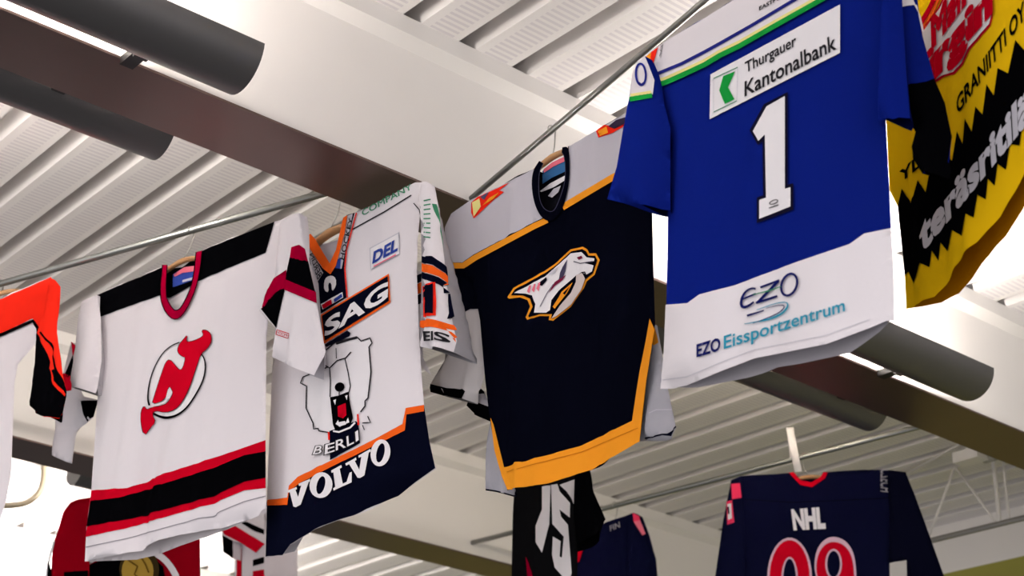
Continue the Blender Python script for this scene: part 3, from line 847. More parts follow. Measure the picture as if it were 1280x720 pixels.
def _(mb):
    body.poly(mb, [(589, 253), (597, 246), (611, 240), (637, 228), (624, 238), (630, 240), (618, 249), (592, 273), (589, 266)], OrRed, 2 * L1)
    body.poly(mb, [(590, 253), (599, 248), (601, 258), (592, 271)], Cream, 3 * L1); body.poly(mb, [(603, 257), (612, 247), (624, 240), (616, 249)], Gold, 3 * L1)
    body.poly(mb, [(600, 246), (611, 240), (605, 250)], fabric((90, 80, 110)), 3 * L1)
part(J, 'shoulder_patch', _, 'orange and yellow flame patch on the lower shoulder')
def _(mb):
    body.poly(mb, [(745, 164), (755, 156), (762, 157), (781, 147), (783, 156), (766, 166), (748, 172)], OrRed, 2 * L1)
    body.poly(mb, [(760, 158), (770, 150), (783, 146), (780, 155), (768, 161)], fabric((50, 40, 60)), 3 * L1); body.poly(mb, [(747, 164), (758, 158), (760, 166), (750, 170)], Gold, 3 * L1)
part(J, 'shoulder_patch', _, 'orange and dark flame patch on the upper shoulder')
z = zo(620, 300, 6.0)
def _(mb):
    Y = [(85, 430), (130, 360), (360, 235), (440, 180), (560, 70), (650, 50), (685, 70), (700, 100), (750, 100), (778, 150), (740, 260), (680, 310), (660, 360), (560, 500), (430, 605), (395, 600), (400, 570), (330, 570), (235, 600), (222, 580), (255, 500), (235, 450), (180, 430), (100, 440)]
    body.poly(mb, z(*Y), Gold, L1, h=.012)
    Ny = [(112, 415), (140, 372), (365, 250), (450, 190), (565, 85), (645, 68), (675, 85), (692, 118), (742, 118), (758, 152), (725, 250), (665, 300), (640, 360), (545, 485), (430, 585), (412, 588), (420, 555), (330, 555), (250, 580), (242, 570), (275, 500), (255, 440), (200, 415)]
    body.poly(mb, z(*Ny), NvB, 2 * L1, h=.012)
    Wh = [(135, 398), (365, 275), (530, 130), (560, 100), (640, 90), (680, 130), (738, 138), (735, 158), (660, 172), (732, 190), (720, 235), (680, 258), (640, 242), (600, 265), (560, 300), (470, 380), (415, 450), (405, 525), (375, 545), (285, 545), (295, 480), (270, 415), (220, 402)]
    body.poly(mb, z(*Wh), TxW, 3 * L1, h=.012)
    body.poly(mb, z((600, 262), (645, 245), (668, 290), (640, 370), (560, 485), (450, 572), (415, 588), (480, 490), (560, 395), (598, 315)), fabric((214, 200, 196)), 3.2 * L1, h=.012)
    body.poly(mb, z((470, 430), (490, 390), (575, 315), (530, 400), (440, 515), (425, 500)), Gold, 3.6 * L1)
    body.poly(mb, z((500, 400), (552, 345), (515, 410)), NvB, 4 * L1)
    body.poly(mb, z((310, 330), (375, 278), (382, 300), (345, 345)), NvB, 4 * L1)
    body.poly(mb, z((480, 245), (500, 200), (535, 145), (520, 235), (500, 290), (470, 300)), fabric((70, 66, 90)), 4 * L1)
    body.poly(mb, z((395, 395), (440, 315), (525, 262), (500, 300), (440, 345)), Maroon, 4 * L1)
    body.poly(mb, z((385, 262), (420, 225), (470, 195), (440, 250)), LGrey, 4 * L1)
    for a in (0, 35, 70): body.poly(mb, z((232 + a, 385 - a * .3), (250 + a, 340 - a * .3), (262 + a, 340 - a * .3), (250 + a, 400 - a * .2)), Pink, 4 * L1, h=.02)
    body.poly(mb, z((605, 130), (640, 118), (650, 135), (620, 150)), Maroon, 4 * L1)
    body.stroke(mb, z((580, 160), (630, 175), (725, 160)), 1.2, fabric((90, 86, 100)), 4 * L1)
    body.stroke(mb, z((640, 245), (665, 240), (672, 262)), 1.6, NvB, 4 * L1)
    body.stroke(mb, z((330, 500), (380, 400), (430, 330)), 1.0, fabric((120, 116, 130)), 4 * L1)
part(J, 'crest', _, 'white snarling cat head crest with gold edge')
sl_ = Cloth(F, [(556, 333), (575, 330), (592, 322), (600, 352), (604, 386), (606, 420), (606, 466), (592, 482), (577, 498), (556, 495), (538, 490), (538, 480), (556, 450), (560, 400), (556, 365)], opening=[(8, 10)], w0=-0.02, t=(.01, .03), folds=(0.004, 6), seed=24, h=.013)
def _(mb):
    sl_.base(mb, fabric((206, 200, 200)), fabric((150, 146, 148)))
    sl_.poly(mb, [(556, 333), (592, 322), (602, 386), (588, 386), (575, 393), (560, 393), (556, 365)], NvB, L1)
    sl_.poly(mb, [(538, 480), (558, 485), (578, 486), (584, 490), (577, 498), (556, 495), (538, 490)], Bk, L1)
part(J, 'sleeve', _, 'sleeve with silver forearm and black cuff')
s2 = Cloth(F, [(583, 507), (588, 494), (594, 483), (601, 488), (612, 503), (613, 522), (604, 524), (592, 516)], w0=-.07, t=(.008, .02), folds=(.002, 6), seed=25, h=.012)
def _(mb):
    s2.base(mb, Bk); s2.poly(mb, [(595, 493), (605, 492), (612, 503), (607, 507), (597, 503)], Silver, L1)
part(J, 'sleeve', _, 'black cuff of the far sleeve')
hanger(F, 'wooden hanger in the navy jersey with silver shoulders', F.O, (676, 205), (706, 187))

# ---------- blue jersey number one
F = Frame(at_on(RB0, dB, 985), -1480)
J = jersey(F, 'blue jersey with white hem and shoulders, number 1 and a white sponsor panel')
out_ = [(800, 80), (806, 69), (841, 46), (880, 23), (920, -2), (1010, -50), (1050, -71), (1105, -100), (1112, -40), (1108, 60), (1107, 150), (1112, 240), (1114, 285), (1117, 340), (1118, 401), (1108, 399), (1087, 408), (1033, 428), (943, 446), (906, 460), (858, 480), (838, 484), (825, 485), (830, 440), (833, 380), (835, 260), (838, 180), (815, 112)]
body = Cloth(F, out_, opening=[(14, 22)], t=(0.018, 0.05), tb=(.014, .024), folds=(0.005, 3.0), seed=31)
def _(mb):
    body.base(mb, Blue, fabric((205, 200, 206)))
    body.poly(mb, [(832, 381), (859, 379), (874, 368), (917, 357), (997, 327), (1062, 305), (1080, 292), (1114, 285), (1117, 340), (1118, 401), (1108, 401), (1087, 410), (1033, 430), (943, 448), (906, 462), (858, 482), (838, 486), (825.5, 486), (829.5, 440)], Wt, L1)
    body.stroke(mb, [(828, 475), (858, 471), (906, 451), (943, 437), (1033, 419), (1087, 399)], 0.9, LGrey, 2 * L1)
    body.poly(mb, [(800, 80), (806, 69), (841, 46), (880, 23), (920, -2), (1010, -50), (1050, -71), (1105, -100), (1112, -45), (1060, -21), (1031, -6), (973, 26), (924, 54), (880, 78), (852, 90), (833, 99), (813, 106)], Wt, L1)
    body.stroke(mb, [(808, 98), (830, 88.5), (852, 79.5), (880, 65), (900, 54), (938, 32.5), (989, 2), (1060, -36), (1110, -62)], 4.0, fabric((36, 40, 120)), 2 * L1)
    gl = [(813, 109), (833, 102.5), (852, 94), (880, 81), (900, 69), (924, 57.5), (973, 29.5), (1031, -3), (1110, -42)]
    body.stroke(mb, [(x, y - 5) for x, y in gl], 4.2, Cream, 2 * L1)
    body.stroke(mb, gl, 6.2, Grn, 3 * L1)
part(J, 'body', _)
def _(mb):
    body.poly(mb, [(888, 93), (1050, 5.5), (1050, 66), (887, 149)], TxW, 2 * L1)
    body.stroke(mb, [(892, 98), (922, 84)], 1, GreenT, 3 * L1); body.stroke(mb, [(892, 140), (921, 126)], 1, GreenT, 3 * L1)
    body.stroke(mb, [(892, 98), (892, 140)], .6, LGrey, 3 * L1); body.stroke(mb, [(922, 84), (921, 126)], .6, LGrey, 3 * L1)
    body.poly(mb, [(904, 95), (919, 89), (910, 109), (918, 124), (906, 130), (899, 113)], Grn, 3 * L1)
    body.text(mb, 'Thurgauer', [(932, 91), (995, 56.5), (994.5, 42), (931, 77)], Ink, 3 * L1, 0.025)
    body.text(mb, 'Kantonalbank', [(931, 120.5), (1045, 61), (1043, 41), (931, 101)], Ink, 3 * L1, 0.03)
part(J, 'sponsor_patch', _, 'white panel with a green chevron and two lines of black lettering')
def _(mb):
    one = [(958, 133), (981, 120), (981, 236), (988, 234), (988, 258), (949, 273.5), (949, 250), (957.5, 247), (956, 168), (948, 176), (941, 164)]
    big = [(955, 130), (984.5, 115), (984.5, 231), (991.5, 229), (991.5, 262), (946, 279), (946, 247), (954, 244), (953, 177), (947, 181), (937, 163)]
    body.poly(mb, big, fabric((24, 22, 44)), 2 * L1); body.poly(mb, one, TxW, 3 * L1)
    body.stroke(mb, ell(967, 252.5, 5.5, 2.2, -22, 14), 1, Ink, 4 * L1, closed=True); body.stroke(mb, [(961, 260), (973, 256)], 1, Ink, 4 * L1)
part(J, 'number', _, 'white digit 1 with black edge')
z = zo(860, 330, 5.538)
def _(mb):
    body.stroke(mb, z((468, 172), (440, 166), (400, 187), (372, 232), (366, 285), (385, 302), (420, 290), (455, 262)), [3.0, 2.2, 2.6, 3.4, 3.6, 3.0, 2], NvT, 3 * L1, round_=2)
    body.stroke(mb, z((372, 245), (420, 225), (470, 205)), 2.2, NvT, 3 * L1)
    body.stroke(mb, z((500, 162), (632, 113)), 2.6, NvT, 3 * L1); body.stroke(mb, z((625, 118), (480, 268)), 3.4, NvT, 3 * L1); body.stroke(mb, z((470, 270), (618, 222)), 2.8, NvT, 3 * L1)
    body.stroke(mb, [(860 + x / 5.538, 330 + y / 5.538) for x, y in ell(700, 143, 52, 78, 20, 26)], 3.0, NvT, 3 * L1, closed=True)
    body.stroke(mb, z((450, 212), (560, 185), (645, 155)), [1, 2, 1], GreenT, 4 * L1)
    body.stroke(mb, z((475, 318), (560, 287), (640, 264), (690, 266), (690, 300), (650, 345), (560, 385), (390, 415)), [.8, 1, 1.2, 2.2, 2.6, 1.6, .8], Teal, 3 * L1, round_=2)
    body.stroke(mb, z((540, 305), (620, 285), (670, 285), (660, 315), (600, 355), (450, 410)), [.6, 1, 1.4, 1.2, .6], NvT, 3 * L1, round_=2)
    body.stroke(mb, z((408, 358), (525, 322)), [2.6, 1.4], NvT, 3 * L1)
part(J, 'lettering', _, 'navy club logo letters with a teal swoosh')
def _(mb):
    body.text(mb, 'EZO', [(871, 446), (900, 437.5), (900, 421), (871, 430)], NvT, 3 * L1, 0.06)
    body.text(mb, 'Eissportzentrum', [(905, 436), (1056, 388.5), (1055, 372), (905, 419)], Teal, 3 * L1, 0.025)
part(J, 'lettering', _, 'navy and teal words along the white hem')
def _(mb):
    body.text(mb, 'EASTPORT', [(949, 13), (986, -7), (986, -12), (949, 8)], Ink, 2 * L1, 0.05)
part(J, 'lettering', _, 'small black lettering on the white shoulder')
def _(mb):
    body.poly(mb, [(807, 71), (814, 65), (812, 85), (810, 85)], Gold, 2 * L1); body.poly(mb, [(814, 65), (822.5, 59), (815, 85), (811, 86)], OrRed, 2 * L1)
    body.text(mb, 'THURGAU', [(826, 73), (829, 55), (826, 54), (824, 70)], Ink, 2 * L1, 0.03)
part(J, 'shoulder_patch', _, 'small red and orange badge on the white shoulder')
sl_ = Cloth(F, [(791, 90), (797, 76), (806, 70), (812, 82), (820, 100), (838, 160), (836, 262), (820, 258), (800, 255), (759, 249), (765, 228), (771, 208), (779, 160), (786, 125)], opening=[(5, 8)], w0=0.02, t=(.01, .03), tb=(.015, .04), folds=(0.003, 5), seed=33, h=.014)
def _(mb):
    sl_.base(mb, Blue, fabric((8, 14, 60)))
    sl_.poly(mb, [(791, 90), (797, 76), (806, 70), (811, 82), (818, 100), (816, 118), (787, 123)], Wt, L1)
    sl_.stroke(mb, [(788, 119), (814, 115)], 3.5, Cream, 2 * L1); sl_.stroke(mb, [(787, 124), (815, 119)], 6, Grn, 2 * L1)
    sl_.stroke(mb, ell(801, 93, 6.2, 13.5, -3, 24), 2.6, fabric((36, 44, 130)), 2 * L1, closed=True)
    sl_.stroke(mb, [(797, 103), (802, 106), (806, 103)], 3, fabric((36, 40, 120)), 2.4 * L1)
part(J, 'sleeve', _, 'blue short sleeve with a round badge at the white shoulder')
s2 = Cloth(F, [(1103, -80), (1125, -70), (1128, 10), (1133, 92), (1136, 147), (1116, 149), (1098, 147), (1100, 60)], opening=[(4, 6)], w0=0.03, t=(.01, .03), tb=(.01, .03), folds=(0.004, 5), seed=34, h=.014)
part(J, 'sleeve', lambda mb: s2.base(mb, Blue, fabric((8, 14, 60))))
s3 = Cloth(F, [(1122, -60), (1134, -40), (1144, 6), (1153, 46), (1167, 98), (1181, 128), (1190, 171), (1185, 201), (1170, 214), (1153, 217), (1141, 198), (1141, 180), (1146, 168), (1136, 150), (1132, 100), (1124, 10)], opening=[(7, 9)], w0=-0.05, t=(.01, .03), tb=(.01, .03), folds=(0.003, 5), seed=35, h=.014)
def _(mb):
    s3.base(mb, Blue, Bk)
    s3.poly(mb, [(1122, -40), (1132, -30), (1143, 5), (1126, 9)], Wt, L1); s3.stroke(mb, [(1143, 5), (1150, 22), (1154, 40)], 2.4, Wt, L1)
    s3.poly(mb, [(1134, 107), (1168, 98), (1181, 128), (1190, 171), (1185, 201), (1170, 214), (1153, 217), (1141, 198), (1141, 180), (1146, 168), (1136, 150)], Bk, 3 * L1)
part(J, 'sleeve', _, 'blue sleeve with black end')
hanger(F, 'wooden hanger inside the blue jersey with the number 1', F.O, (985, -45), (1030, -70))

# ---------- yellow and black jersey
F = Frame(at_on(RB0, dB, 1290) * 1.10 - 0.10 * np.array((0, 0, CAMZ)), 40)
J = jersey(F, 'yellow jersey with a jagged black band and white lettering')
out_ = [(1108, 150), (1112, 238), (1122, 258), (1129, 305), (1133, 386), (1150, 379), (1168, 371), (1193, 334), (1221, 303), (1251, 270), (1280, 218), (1345, 130), (1348, -250), (1250, -200), (1170, -110), (1142, -20), (1118, 80)]
bk_ = [p for p in out_]; bk_[5:12] = [(1150, 374), (1168, 362), (1193, 324), (1221, 290), (1251, 255), (1280, 203), (1345, 112)]
body = Cloth(F, out_, bk_, opening=[(4, 11)], t=(0.018, 0.04), tb=(.014, .015), folds=(0.0035, 4), seed=41)
def _(mb):
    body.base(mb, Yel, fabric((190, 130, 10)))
    top = [(1122, 258)]
    tips = [(1127, 236), (1147, 225), (1163, 208), (1180, 190), (1196, 164), (1206, 148), (1219, 133), (1233, 105), (1247, 85), (1269, 50), (1290, 30), (1312, 0)]
    for i, t in enumerate(tips):
        top.append(t)
        n = tips[i + 1] if i + 1 < len(tips) else (1330, -30)
        top.append(((t[0] + n[0]) / 2 + 2, (t[1] + n[1]) / 2 + 24))
    bt = [(1345, 60)]
    btips = [(1330, 90), (1318, 112), (1303, 135), (1288, 160), (1274, 182), (1257, 212), (1243, 232), (1232, 249), (1217, 272), (1202, 295), (1184, 314), (1173, 326), (1162, 334), (1143, 357)]
    for i, t in enumerate(btips):
        bt.append(t)
        n = btips[i + 1] if i + 1 < len(btips) else (1134, 356)
        bt.append(((t[0] + n[0]) / 2 - 3, (t[1] + n[1]) / 2 - 17))
    bt.append((1131, 345))
    body.poly(mb, top + bt, Bk, L1)
part(J, 'body', _)
def _(mb):
    body.text(mb, 'teräsritilä', [(1153, 314), (1288, 147), (1286, 105), (1149, 276)], LGrey, 2 * L1, 0.09)
part(J, 'lettering', _, 'big white word on the jagged black band')
def _(mb):
    body.text(mb, 'GRANIITTI OY', [(1197, 143), (1281, 22), (1279, 0), (1195, 122)], Bk, L1, 0.05)
part(J, 'lettering', _, 'black capital words over the yellow')
def _(mb):
    body.text(mb, 'YL', [(1126, 228), (1150, 208), (1149, 192), (1125, 213)], Bk, L1, 0.05)
part(J, 'lettering', _, 'black capital letters below the dark sleeve')
def _(mb):
    body.poly(mb, [(1150, 40), (1172, 10), (1190, -25), (1238, -95), (1241, 20), (1238, 32), (1212, 62), (1204, 80), (1193, 93), (1180, 96), (1160, 110), (1152, 100)], Red, L1)
    body.poly(mb, [(1152, 42), (1174, 11), (1192, -24), (1236, -90), (1239, 19), (1236, 30), (1210, 60), (1202, 78), (1191, 90), (1178, 94), (1162, 104), (1154, 96)], TxW, 1.6 * L1)
    body.text(mb, 'irgin', [(1160, 106), (1238, 16), (1237, -22), (1159, 62)], Red, 3 * L1, 0.13)
    body.text(mb, 'Man', [(1166, 58), (1206, 4), (1206, -34), (1165, 22)], Red, 3 * L1, 0.14)
    body.stroke(mb, [(1150, 42), (1166, 14), (1180, -14), (1200, -50)], 4, Or, L1); body.stroke(mb, [(1145, 40), (1161, 12), (1175, -16), (1194, -50)], 6, Red, L1)
part(J, 'sponsor_patch', _, 'white and red sponsor sign with slanted letters')
hanger(F, 'wooden hanger inside the yellow jersey with the jagged band', F.O, (1265, -225), (1300, -240), half=.14)

# ---------- orange and white jersey at the edge of the view
F = Frame(at_on(RA1, dA, 0), -2160)
J = jersey(F, 'orange and white jersey with black sleeve trim at the left edge of the photo')
out_ = [(-150, 445), (-45, 394), (0, 374), (64, 346), (62, 400), (46, 428), (22, 455), (18, 480), (14, 590), (8, 625), (0, 652), (-60, 676), (-152, 712), (-142, 560)]
body = Cloth(F, out_, opening=[(10, 12)], t=(0.018, 0.05), tb=(.012, .01), folds=(0.007, 4), seed=51)
def _(mb):
    body.base(mb, Wt)
    body.poly(mb, [(-150, 445), (-45, 394), (0, 374), (64, 346), (62, 400), (50, 420), (46, 408), (41, 398), (0, 417), (-148, 483)], OrRed, L1)
    body.stroke(mb, [(-146, 485), (0, 419), (41, 401), (47, 410), (49, 424)], 4, Bk, 2 * L1)
part(J, 'body', _)
sl_ = Cloth(F, [(62, 347), (69, 356), (71, 416), (78, 468), (83, 489), (73, 492), (71, 521), (52, 520), (37, 507), (43, 464), (46, 416), (54, 395)], opening=[(6, 8)], w0=.02, t=(.01, .03), folds=(.004, 6), seed=52, h=.014)
def _(mb):
    sl_.base(mb, OrRed, Bk)
    sl_.poly(mb, [(46, 414), (54, 432), (64, 470), (71, 492), (71, 520), (52, 520), (37, 507), (43, 464)], Bk, L1)
    sl_.stroke(mb, [(50, 415), (60, 428), (67, 450), (72, 478)], 2.4, Bk, L1)
    sl_.stroke(mb, [(66, 462), (74, 489)], 3.5, Bk, L1)
part(J, 'sleeve', _, 'orange sleeve with a long black side')
sq = Cloth(F, [(-150, 445), (-140, 470), (-136, 520), (-142, 572), (-172, 578), (-194, 566), (-188, 520), (-172, 458)], opening=[(3, 5)], w0=.02, t=(.01, .03), folds=(.004, 6), seed=53, h=.018)
part(J, 'sleeve', lambda mb: sq.base(mb, OrRed, Bk), 'orange sleeve')
hanger(F, 'hanger inside the orange and white jersey at the left edge', F.O, (-22, 378), (18, 358))

# ---------- navy jersey with red number
F = Frame(at_on(RC1, dC, 1003), -9000)
J = jersey(F, 'navy jersey back with red number 09, white letters and red collar')
out_ = [(914, 600), (926, 595), (988, 591), (1000, 604), (1014, 607), (1030, 597), (1034, 590), (1109, 587), (1132, 590), (1126, 640), (1118, 690), (1112, 704), (1113, 860), (930, 860), (930, 700), (920, 640)]
bk_ = [p for p in out_]; bk_[2:7] = [(988, 591), (1010, 592), (1034, 590)]
body = Cloth(F, out_, bk_, opening=[(12, 13)], t=(0.018, 0.04), tb=(.014, .03), folds=(0.004, 3.5), seed=61, h=.022)
Nv3 = fabric((13, 15, 40))
def _(mb):
    body.base(mb, Nv3)
    body.stroke(mb, [(930, 624), (990, 628), (1040, 626), (1120, 622)], .9, Bk, L1)
part(J, 'body', _)
part(J, 'collar', lambda mb: body.poly(mb, [(986, 591), (992, 590), (1001, 600), (1014, 603), (1026, 596), (1029, 590), (1035, 590), (1031, 598), (1015, 609), (1000, 606)], Red, 2 * L1), 'red collar')
part(J, 'lettering', lambda mb: body.text(mb, 'NHL', [(993, 661), (1031, 659), (1029, 634), (990, 637)], TxW, L1, .12), 'white capital letters on the back')
def _(mb):
    TW = fabric((225, 190, 205))
    body.poly(mb, ell(987, 722, 28, 50, 0, 30), TW, L1); body.poly(mb, ell(987, 722, 25, 47, 0, 30), Red, 2 * L1); body.poly(mb, ell(987, 725, 10.5, 29, 0, 22), TW, 3 * L1); body.poly(mb, ell(987, 725, 8, 26.5, 0, 22), Nv3, 4 * L1)
    nine = [(1043, 670), (1058, 676), (1068, 692), (1071, 720), (1070, 748), (1060, 766), (1044, 770), (1022, 766), (1020, 748), (1040, 752), (1050, 880), (1051, 736), (1038, 738), (1024, 730), (1017, 712), (1020, 688), (1030, 674)]
    body.poly(mb, smooth_loop(nine, 2), TW, L1, h=.015); c = np.mean(nine, 0)
    body.poly(mb, smooth_loop([c + (np.array(p) - c) * .9 for p in nine], 2), Red, 2 * L1, h=.015)
    body.poly(mb, ell(1042, 705, 10.5, 19, 0, 20), TW, 3 * L1); body.poly(mb, ell(1042, 705, 8, 16.5, 0, 20), Nv3, 4 * L1)
part(J, 'number', _, 'red digits 09 with pale edge')
part(J, 'shoulder_patch', lambda mb: [body.text(mb, 'CZECH', [(1115, 588), (1115, 616), (1100, 614), (1100, 586)], Grey, L1, .03)], 'grey letters on the shoulder')
sl_ = Cloth(F, [(914, 600), (927, 596), (930, 640), (931, 700), (934, 860), (882, 860), (894, 720), (904, 650)], opening=[(4, 5)], w0=.015, t=(.01, .03), folds=(.004, 5), seed=62, h=.022)
part(J, 'sleeve', lambda mb: sl_.base(mb, Nv3))
def _(mb):
    PR = fabric((235, 60, 100))
    sl_.poly(mb, [(914, 605), (925, 604), (927, 622), (915, 624)], PR, L1)
part(J, 'shoulder_patch', _, 'pink-red patch at the shoulder')
def _(mb):
    PR = fabric((235, 60, 100))
    sl_.poly(mb, [(908, 627), (915, 625), (918, 653), (909, 656)], PR, L1); sl_.poly(mb, [(909, 630), (914, 629), (915, 648), (910, 650)], TxW, 2 * L1); sl_.poly(mb, [(909, 634), (911, 633), (912, 642), (910, 643)], Nv3, 3 * L1)
part(J, 'shoulder_patch', _, 'pink-red patch with a white figure on the sleeve')
sr = Cloth(F, [(1109, 588), (1132, 590), (1144, 620), (1155, 650), (1180, 720), (1206, 860), (1137, 860), (1133, 697), (1112, 704), (1112, 640)], opening=[(5, 6)], w0=.015, t=(.01, .03), folds=(.004, 5), seed=63, h=.022)
part(J, 'sleeve', lambda mb: sr.base(mb, fabric((10, 11, 28))))
hanger(F, 'wooden hanger in the navy jersey with the red number', F.O, (996, 597), (1026, 595), rodr=.011)
# white strap hung over the rod
R = F.O; st0 = F.pt(-0.033, -0.075, 0.016); st1 = F.pt(-0.055, 0.09, 0.016)
mb = MB()
hp = [F.pt(-0.012, -0.06, 0.022), F.pt(-0.035, 0.10, 0.022), F.pt(-0.035, 0.112, 0.012), F.pt(-0.035, 0.112, -0.004), F.pt(-0.035, 0.10, -0.014), F.pt(-0.028, 0.0, -0.014)]
wd = 0.013
vs = []
for p in hp:
    vs += [p - F.U * wd, p + F.U * wd]
for p in hp:
    vs += [p - F.U * wd - F.N * .003, p + F.U * wd - F.N * .003]
m = 2 * len(hp); fs = []
for i in range(len(hp) - 1):
    a = 2 * i; fs += [(a, a + 1, a + 3, a + 2), (m + a, m + a + 2, m + a + 3, m + a + 1), (a, a + 2, m + a + 2, m + a), (a + 1, m + a + 1, m + a + 3, a + 3)]
mb.add(vs, fs, fabric((226, 222, 220)))
tag(mb.build('hanging_strap'), 'white strap over the rod above the red collar of the navy jersey', 'strap')

# ---------- jerseys of the second row, half hidden
def back_row(px, z_, vx): return Frame(at_z(px, z_), vx)
F = back_row((690, 566), 1.99, -1500)
F.O = F.O * 0.86 + np.array((0, 0, CAMZ)) * 0.14
J = jersey(F, 'black jersey with big white jagged letter hanging below the gold-hemmed navy jersey')
out_ = [(645, 578), (670, 568), (705, 560), (730, 570), (733, 589), (726, 640), (722, 690), (719, 880), (636, 880), (641, 640)]
body = Cloth(F, out_, opening=[(7, 8)], t=(0.018, .045), tb=(.014, .03), folds=(.005, 4), seed=71, h=.02)
part(J, 'body', lambda mb: body.base(mb, fabric((18, 18, 20))))
z = zo(640, 580, 4.407)
def _(mb):
    body.poly(mb, z((165, 125), (212, 118), (205, 330), (165, 488), (130, 430), (130, 340), (165, 250)), TxW, L1, h=.015)
    body.poly(mb, z((215, 115), (250, 110), (262, 150), (320, 215), (318, 295), (262, 250), (270, 290), (308, 335), (328, 600), (318, 630), (290, 632), (235, 570), (220, 500), (225, 400), (268, 425), (262, 510), (275, 515), (285, 400), (222, 330)), TxW, L1, h=.015)
    body.poly(mb, z((262, 115), (300, 150), (325, 185), (340, 220), (372, 260), (395, 262), (390, 120), (345, 85)), TxW, L1, h=.015)
    body.poly(mb, z((345, 130), (362, 140), (355, 190), (343, 170)), Bk, 2 * L1)
part(J, 'lettering', _, 'white jagged lettering')
def _(mb):
    body.poly(mb, z((75, 510), (95, 555), (120, 635), (165, 640), (190, 690), (230, 720), (100, 740), (85, 640)), DRed, L1)
    body.stroke(mb, z((110, 650), (140, 690), (150, 720)), 2, Bk, 2 * L1)
part(J, 'print', _, 'dark red print near the hem')
sl_ = Cloth(F, [(728, 568), (733, 589), (742, 615), (757, 649), (742, 668), (722, 690), (717, 640), (718, 600)], opening=[(3, 5)], w0=.02, t=(.01, .03), folds=(.003, 5), seed=72, h=.02)
part(J, 'sleeve', lambda mb: sl_.base(mb, Bk))
hanger(F, 'hanger inside the black jersey behind the gold hem', F.O, (672, 575), (712, 568), half=.1, hook_to=ZC + .002)

F = Frame(at_on(RC1, dC, 770), -1500)
J = jersey(F, 'navy jersey with pink shoulder patch beside the black jersey, at the bottom of the photo')
out_ = [(715, 672), (757, 653), (775, 647), (791, 641), (797, 655), (798, 700), (800, 880), (712, 880), (718, 700)]
body = Cloth(F, out_, opening=[(6, 7)], t=(0.018, .045), tb=(.014, .03), folds=(.005, 4), seed=73, h=.022)
def _(mb):
    body.base(mb, Nv3); body.poly(mb, [(717, 684), (729, 686), (724, 702), (718, 705)], Red, L1)
part(J, 'body', _)
part(J, 'shoulder_patch', lambda mb: body.text(mb, 'FIN', [(763, 664), (775, 659), (774, 652), (762, 657)], Grey, L1, .03), 'small grey letters')
sl_ = Cloth(F, [(786, 644), (792, 641), (799, 645), (808, 668), (820, 698), (836, 880), (784, 880), (785, 690)], opening=[(5, 6)], w0=.02, t=(.01, .03), folds=(.004, 5), seed=74, h=.022)
def _(mb):
    sl_.base(mb, Nv3); sl_.poly(mb, [(791, 641), (799, 645), (800, 650), (792, 652)], fabric((235, 60, 100)), L1); sl_.poly(mb, [(792, 652), (800, 650), (807, 667), (803, 669)], Pink, L1)
part(J, 'sleeve', _, 'navy sleeve with pink patch')
hanger(F, 'hanger inside the navy jersey with the pink shoulder patch', F.O, (757, 656), (777, 650), half=.1, rodr=.011)

F = back_row((175, 640), 1.83, -2160)
F.O = F.O * 0.84 + np.array((0, 0, CAMZ)) * 0.16
J = jersey(F, 'dark red jersey with gold round emblem below the white jersey with hem stripes')
out_ = [(112, 622), (140, 610), (180, 600), (225, 600), (250, 625), (250, 668), (252, 880), (100, 880), (104, 680)]
body = Cloth(F, out_, opening=[(6, 7)], t=(0.018, .045), tb=(.014, .03), folds=(.005, 4), seed=75, h=.022)
CR = fabric((150, 4, 24))
def _(mb):
    body.base(mb, CR)
    body.stroke(mb, smooth_loop([(88, 722), (100, 708), (130, 690), (165, 686), (195, 690), (215, 708), (228, 740)], 2, False), 8, Wt, L1)
    body.poly(mb, smooth_loop([(92, 880), (98, 714), (130, 697), (165, 692), (192, 697), (208, 712), (218, 880)], 1), Bk, 2 * L1)
part(J, 'body', _)
def _(mb):
    GD = fabric((178, 146, 62))
    body.poly(mb, ell(174, 712, 25, 27, 0, 24), fabric((60, 48, 26)), 3 * L1); body.poly(mb, ell(172, 714, 20, 23, 0, 20), GD, 4 * L1)
    body.stroke(mb, [(160, 700), (172, 708), (168, 718), (178, 726)], 2, fabric((110, 84, 30)), 5 * L1); body.stroke(mb, [(176, 696), (182, 706), (186, 716)], 2, fabric((110, 84, 30)), 5 * L1)
part(J, 'crest', _, 'gold round emblem')
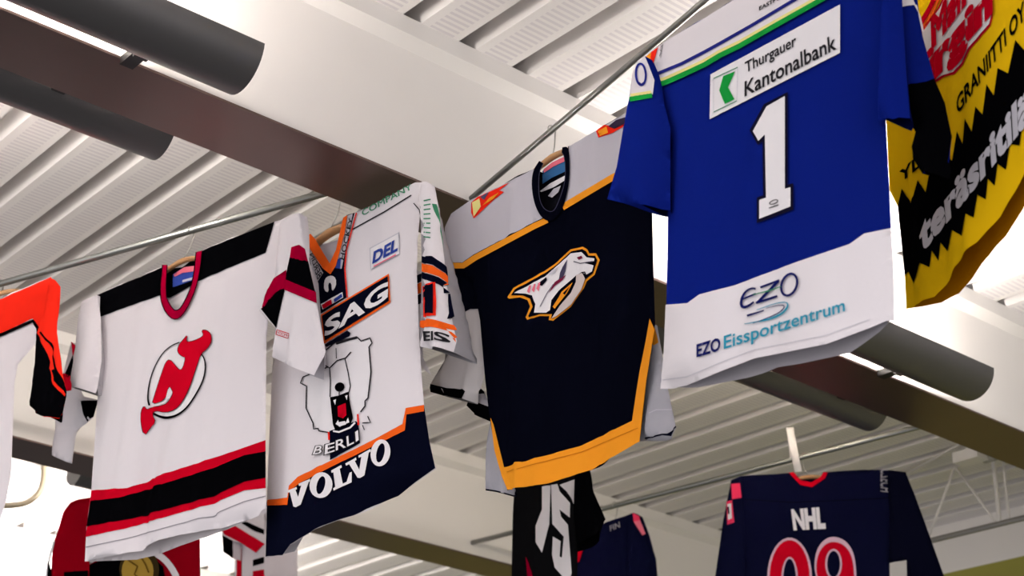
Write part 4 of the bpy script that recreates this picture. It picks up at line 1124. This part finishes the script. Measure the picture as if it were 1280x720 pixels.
sl_ = Cloth(F, [(112, 622), (98, 624), (88, 628), (79, 640), (66, 680), (52, 880), (110, 880), (112, 690)], opening=[(5, 6)], w0=.02, t=(.01, .03), folds=(.004, 5), seed=76, h=.022)
def _(mb):
    sl_.base(mb, CR); sl_.stroke(mb, [(67, 676), (60, 705), (55, 735)], 3, Wt, L1); sl_.poly(mb, [(60, 700), (64, 712), (62, 880), (50, 880)], Bk, 2 * L1); sl_.poly(mb, [(80, 715), (110, 713), (110, 880), (72, 880)], Bk, 2 * L1)
part(J, 'sleeve', _, 'dark red sleeve with white and black edge')
hanger(F, 'hanger inside the dark red jersey with the gold emblem', F.O, (160, 610), (195, 606), half=.1, hook_to=ZC + .002)

F = back_row((310, 650), 1.80, -2160)
J = jersey(F, 'white jersey with red and black sleeve bands behind the bear jersey hem')
out_ = [(292, 652), (310, 643), (345, 630), (372, 640), (372, 880), (296, 880), (293, 690)]
body = Cloth(F, out_, opening=[(4, 5)], t=(0.018, .04), tb=(.014, .03), folds=(.005, 5), seed=77, h=.02)
def _(mb):
    body.base(mb, Wt)
    body.poly(mb, [(296, 690), (302, 686), (301, 880), (293, 880)], Red, L1); body.poly(mb, [(316, 700), (330, 696), (330, 704), (316, 708)], Bk, L1); body.poly(mb, [(316, 714), (330, 712), (330, 880), (316, 880)], Red, L1)
part(J, 'body', _)
sl_ = Cloth(F, [(277, 660), (290, 653), (306, 645), (330, 640), (334, 682), (320, 691), (300, 678), (291, 676), (291, 698), (279, 690), (278, 675)], w0=.03, t=(.01, .025), folds=(.003, 5), seed=78, h=.016)
def _(mb):
    sl_.base(mb, Wt)
    sl_.poly(mb, [(277, 660), (290, 655), (331, 680), (320, 691), (300, 678), (280, 668)], Red, L1)
    sl_.poly(mb, [(300, 653), (308, 652), (330, 662), (330, 668), (318, 664)], Bk, L1); sl_.poly(mb, [(278, 669), (291, 676), (291, 698), (279, 690)], Bk, L1)
part(J, 'sleeve', _, 'sleeve with red and black diagonal bands')
hanger(F, 'hanger inside the white jersey with red and black sleeve bands', F.O, (330, 640), (352, 636), half=.06, hook_to=ZC + .002)
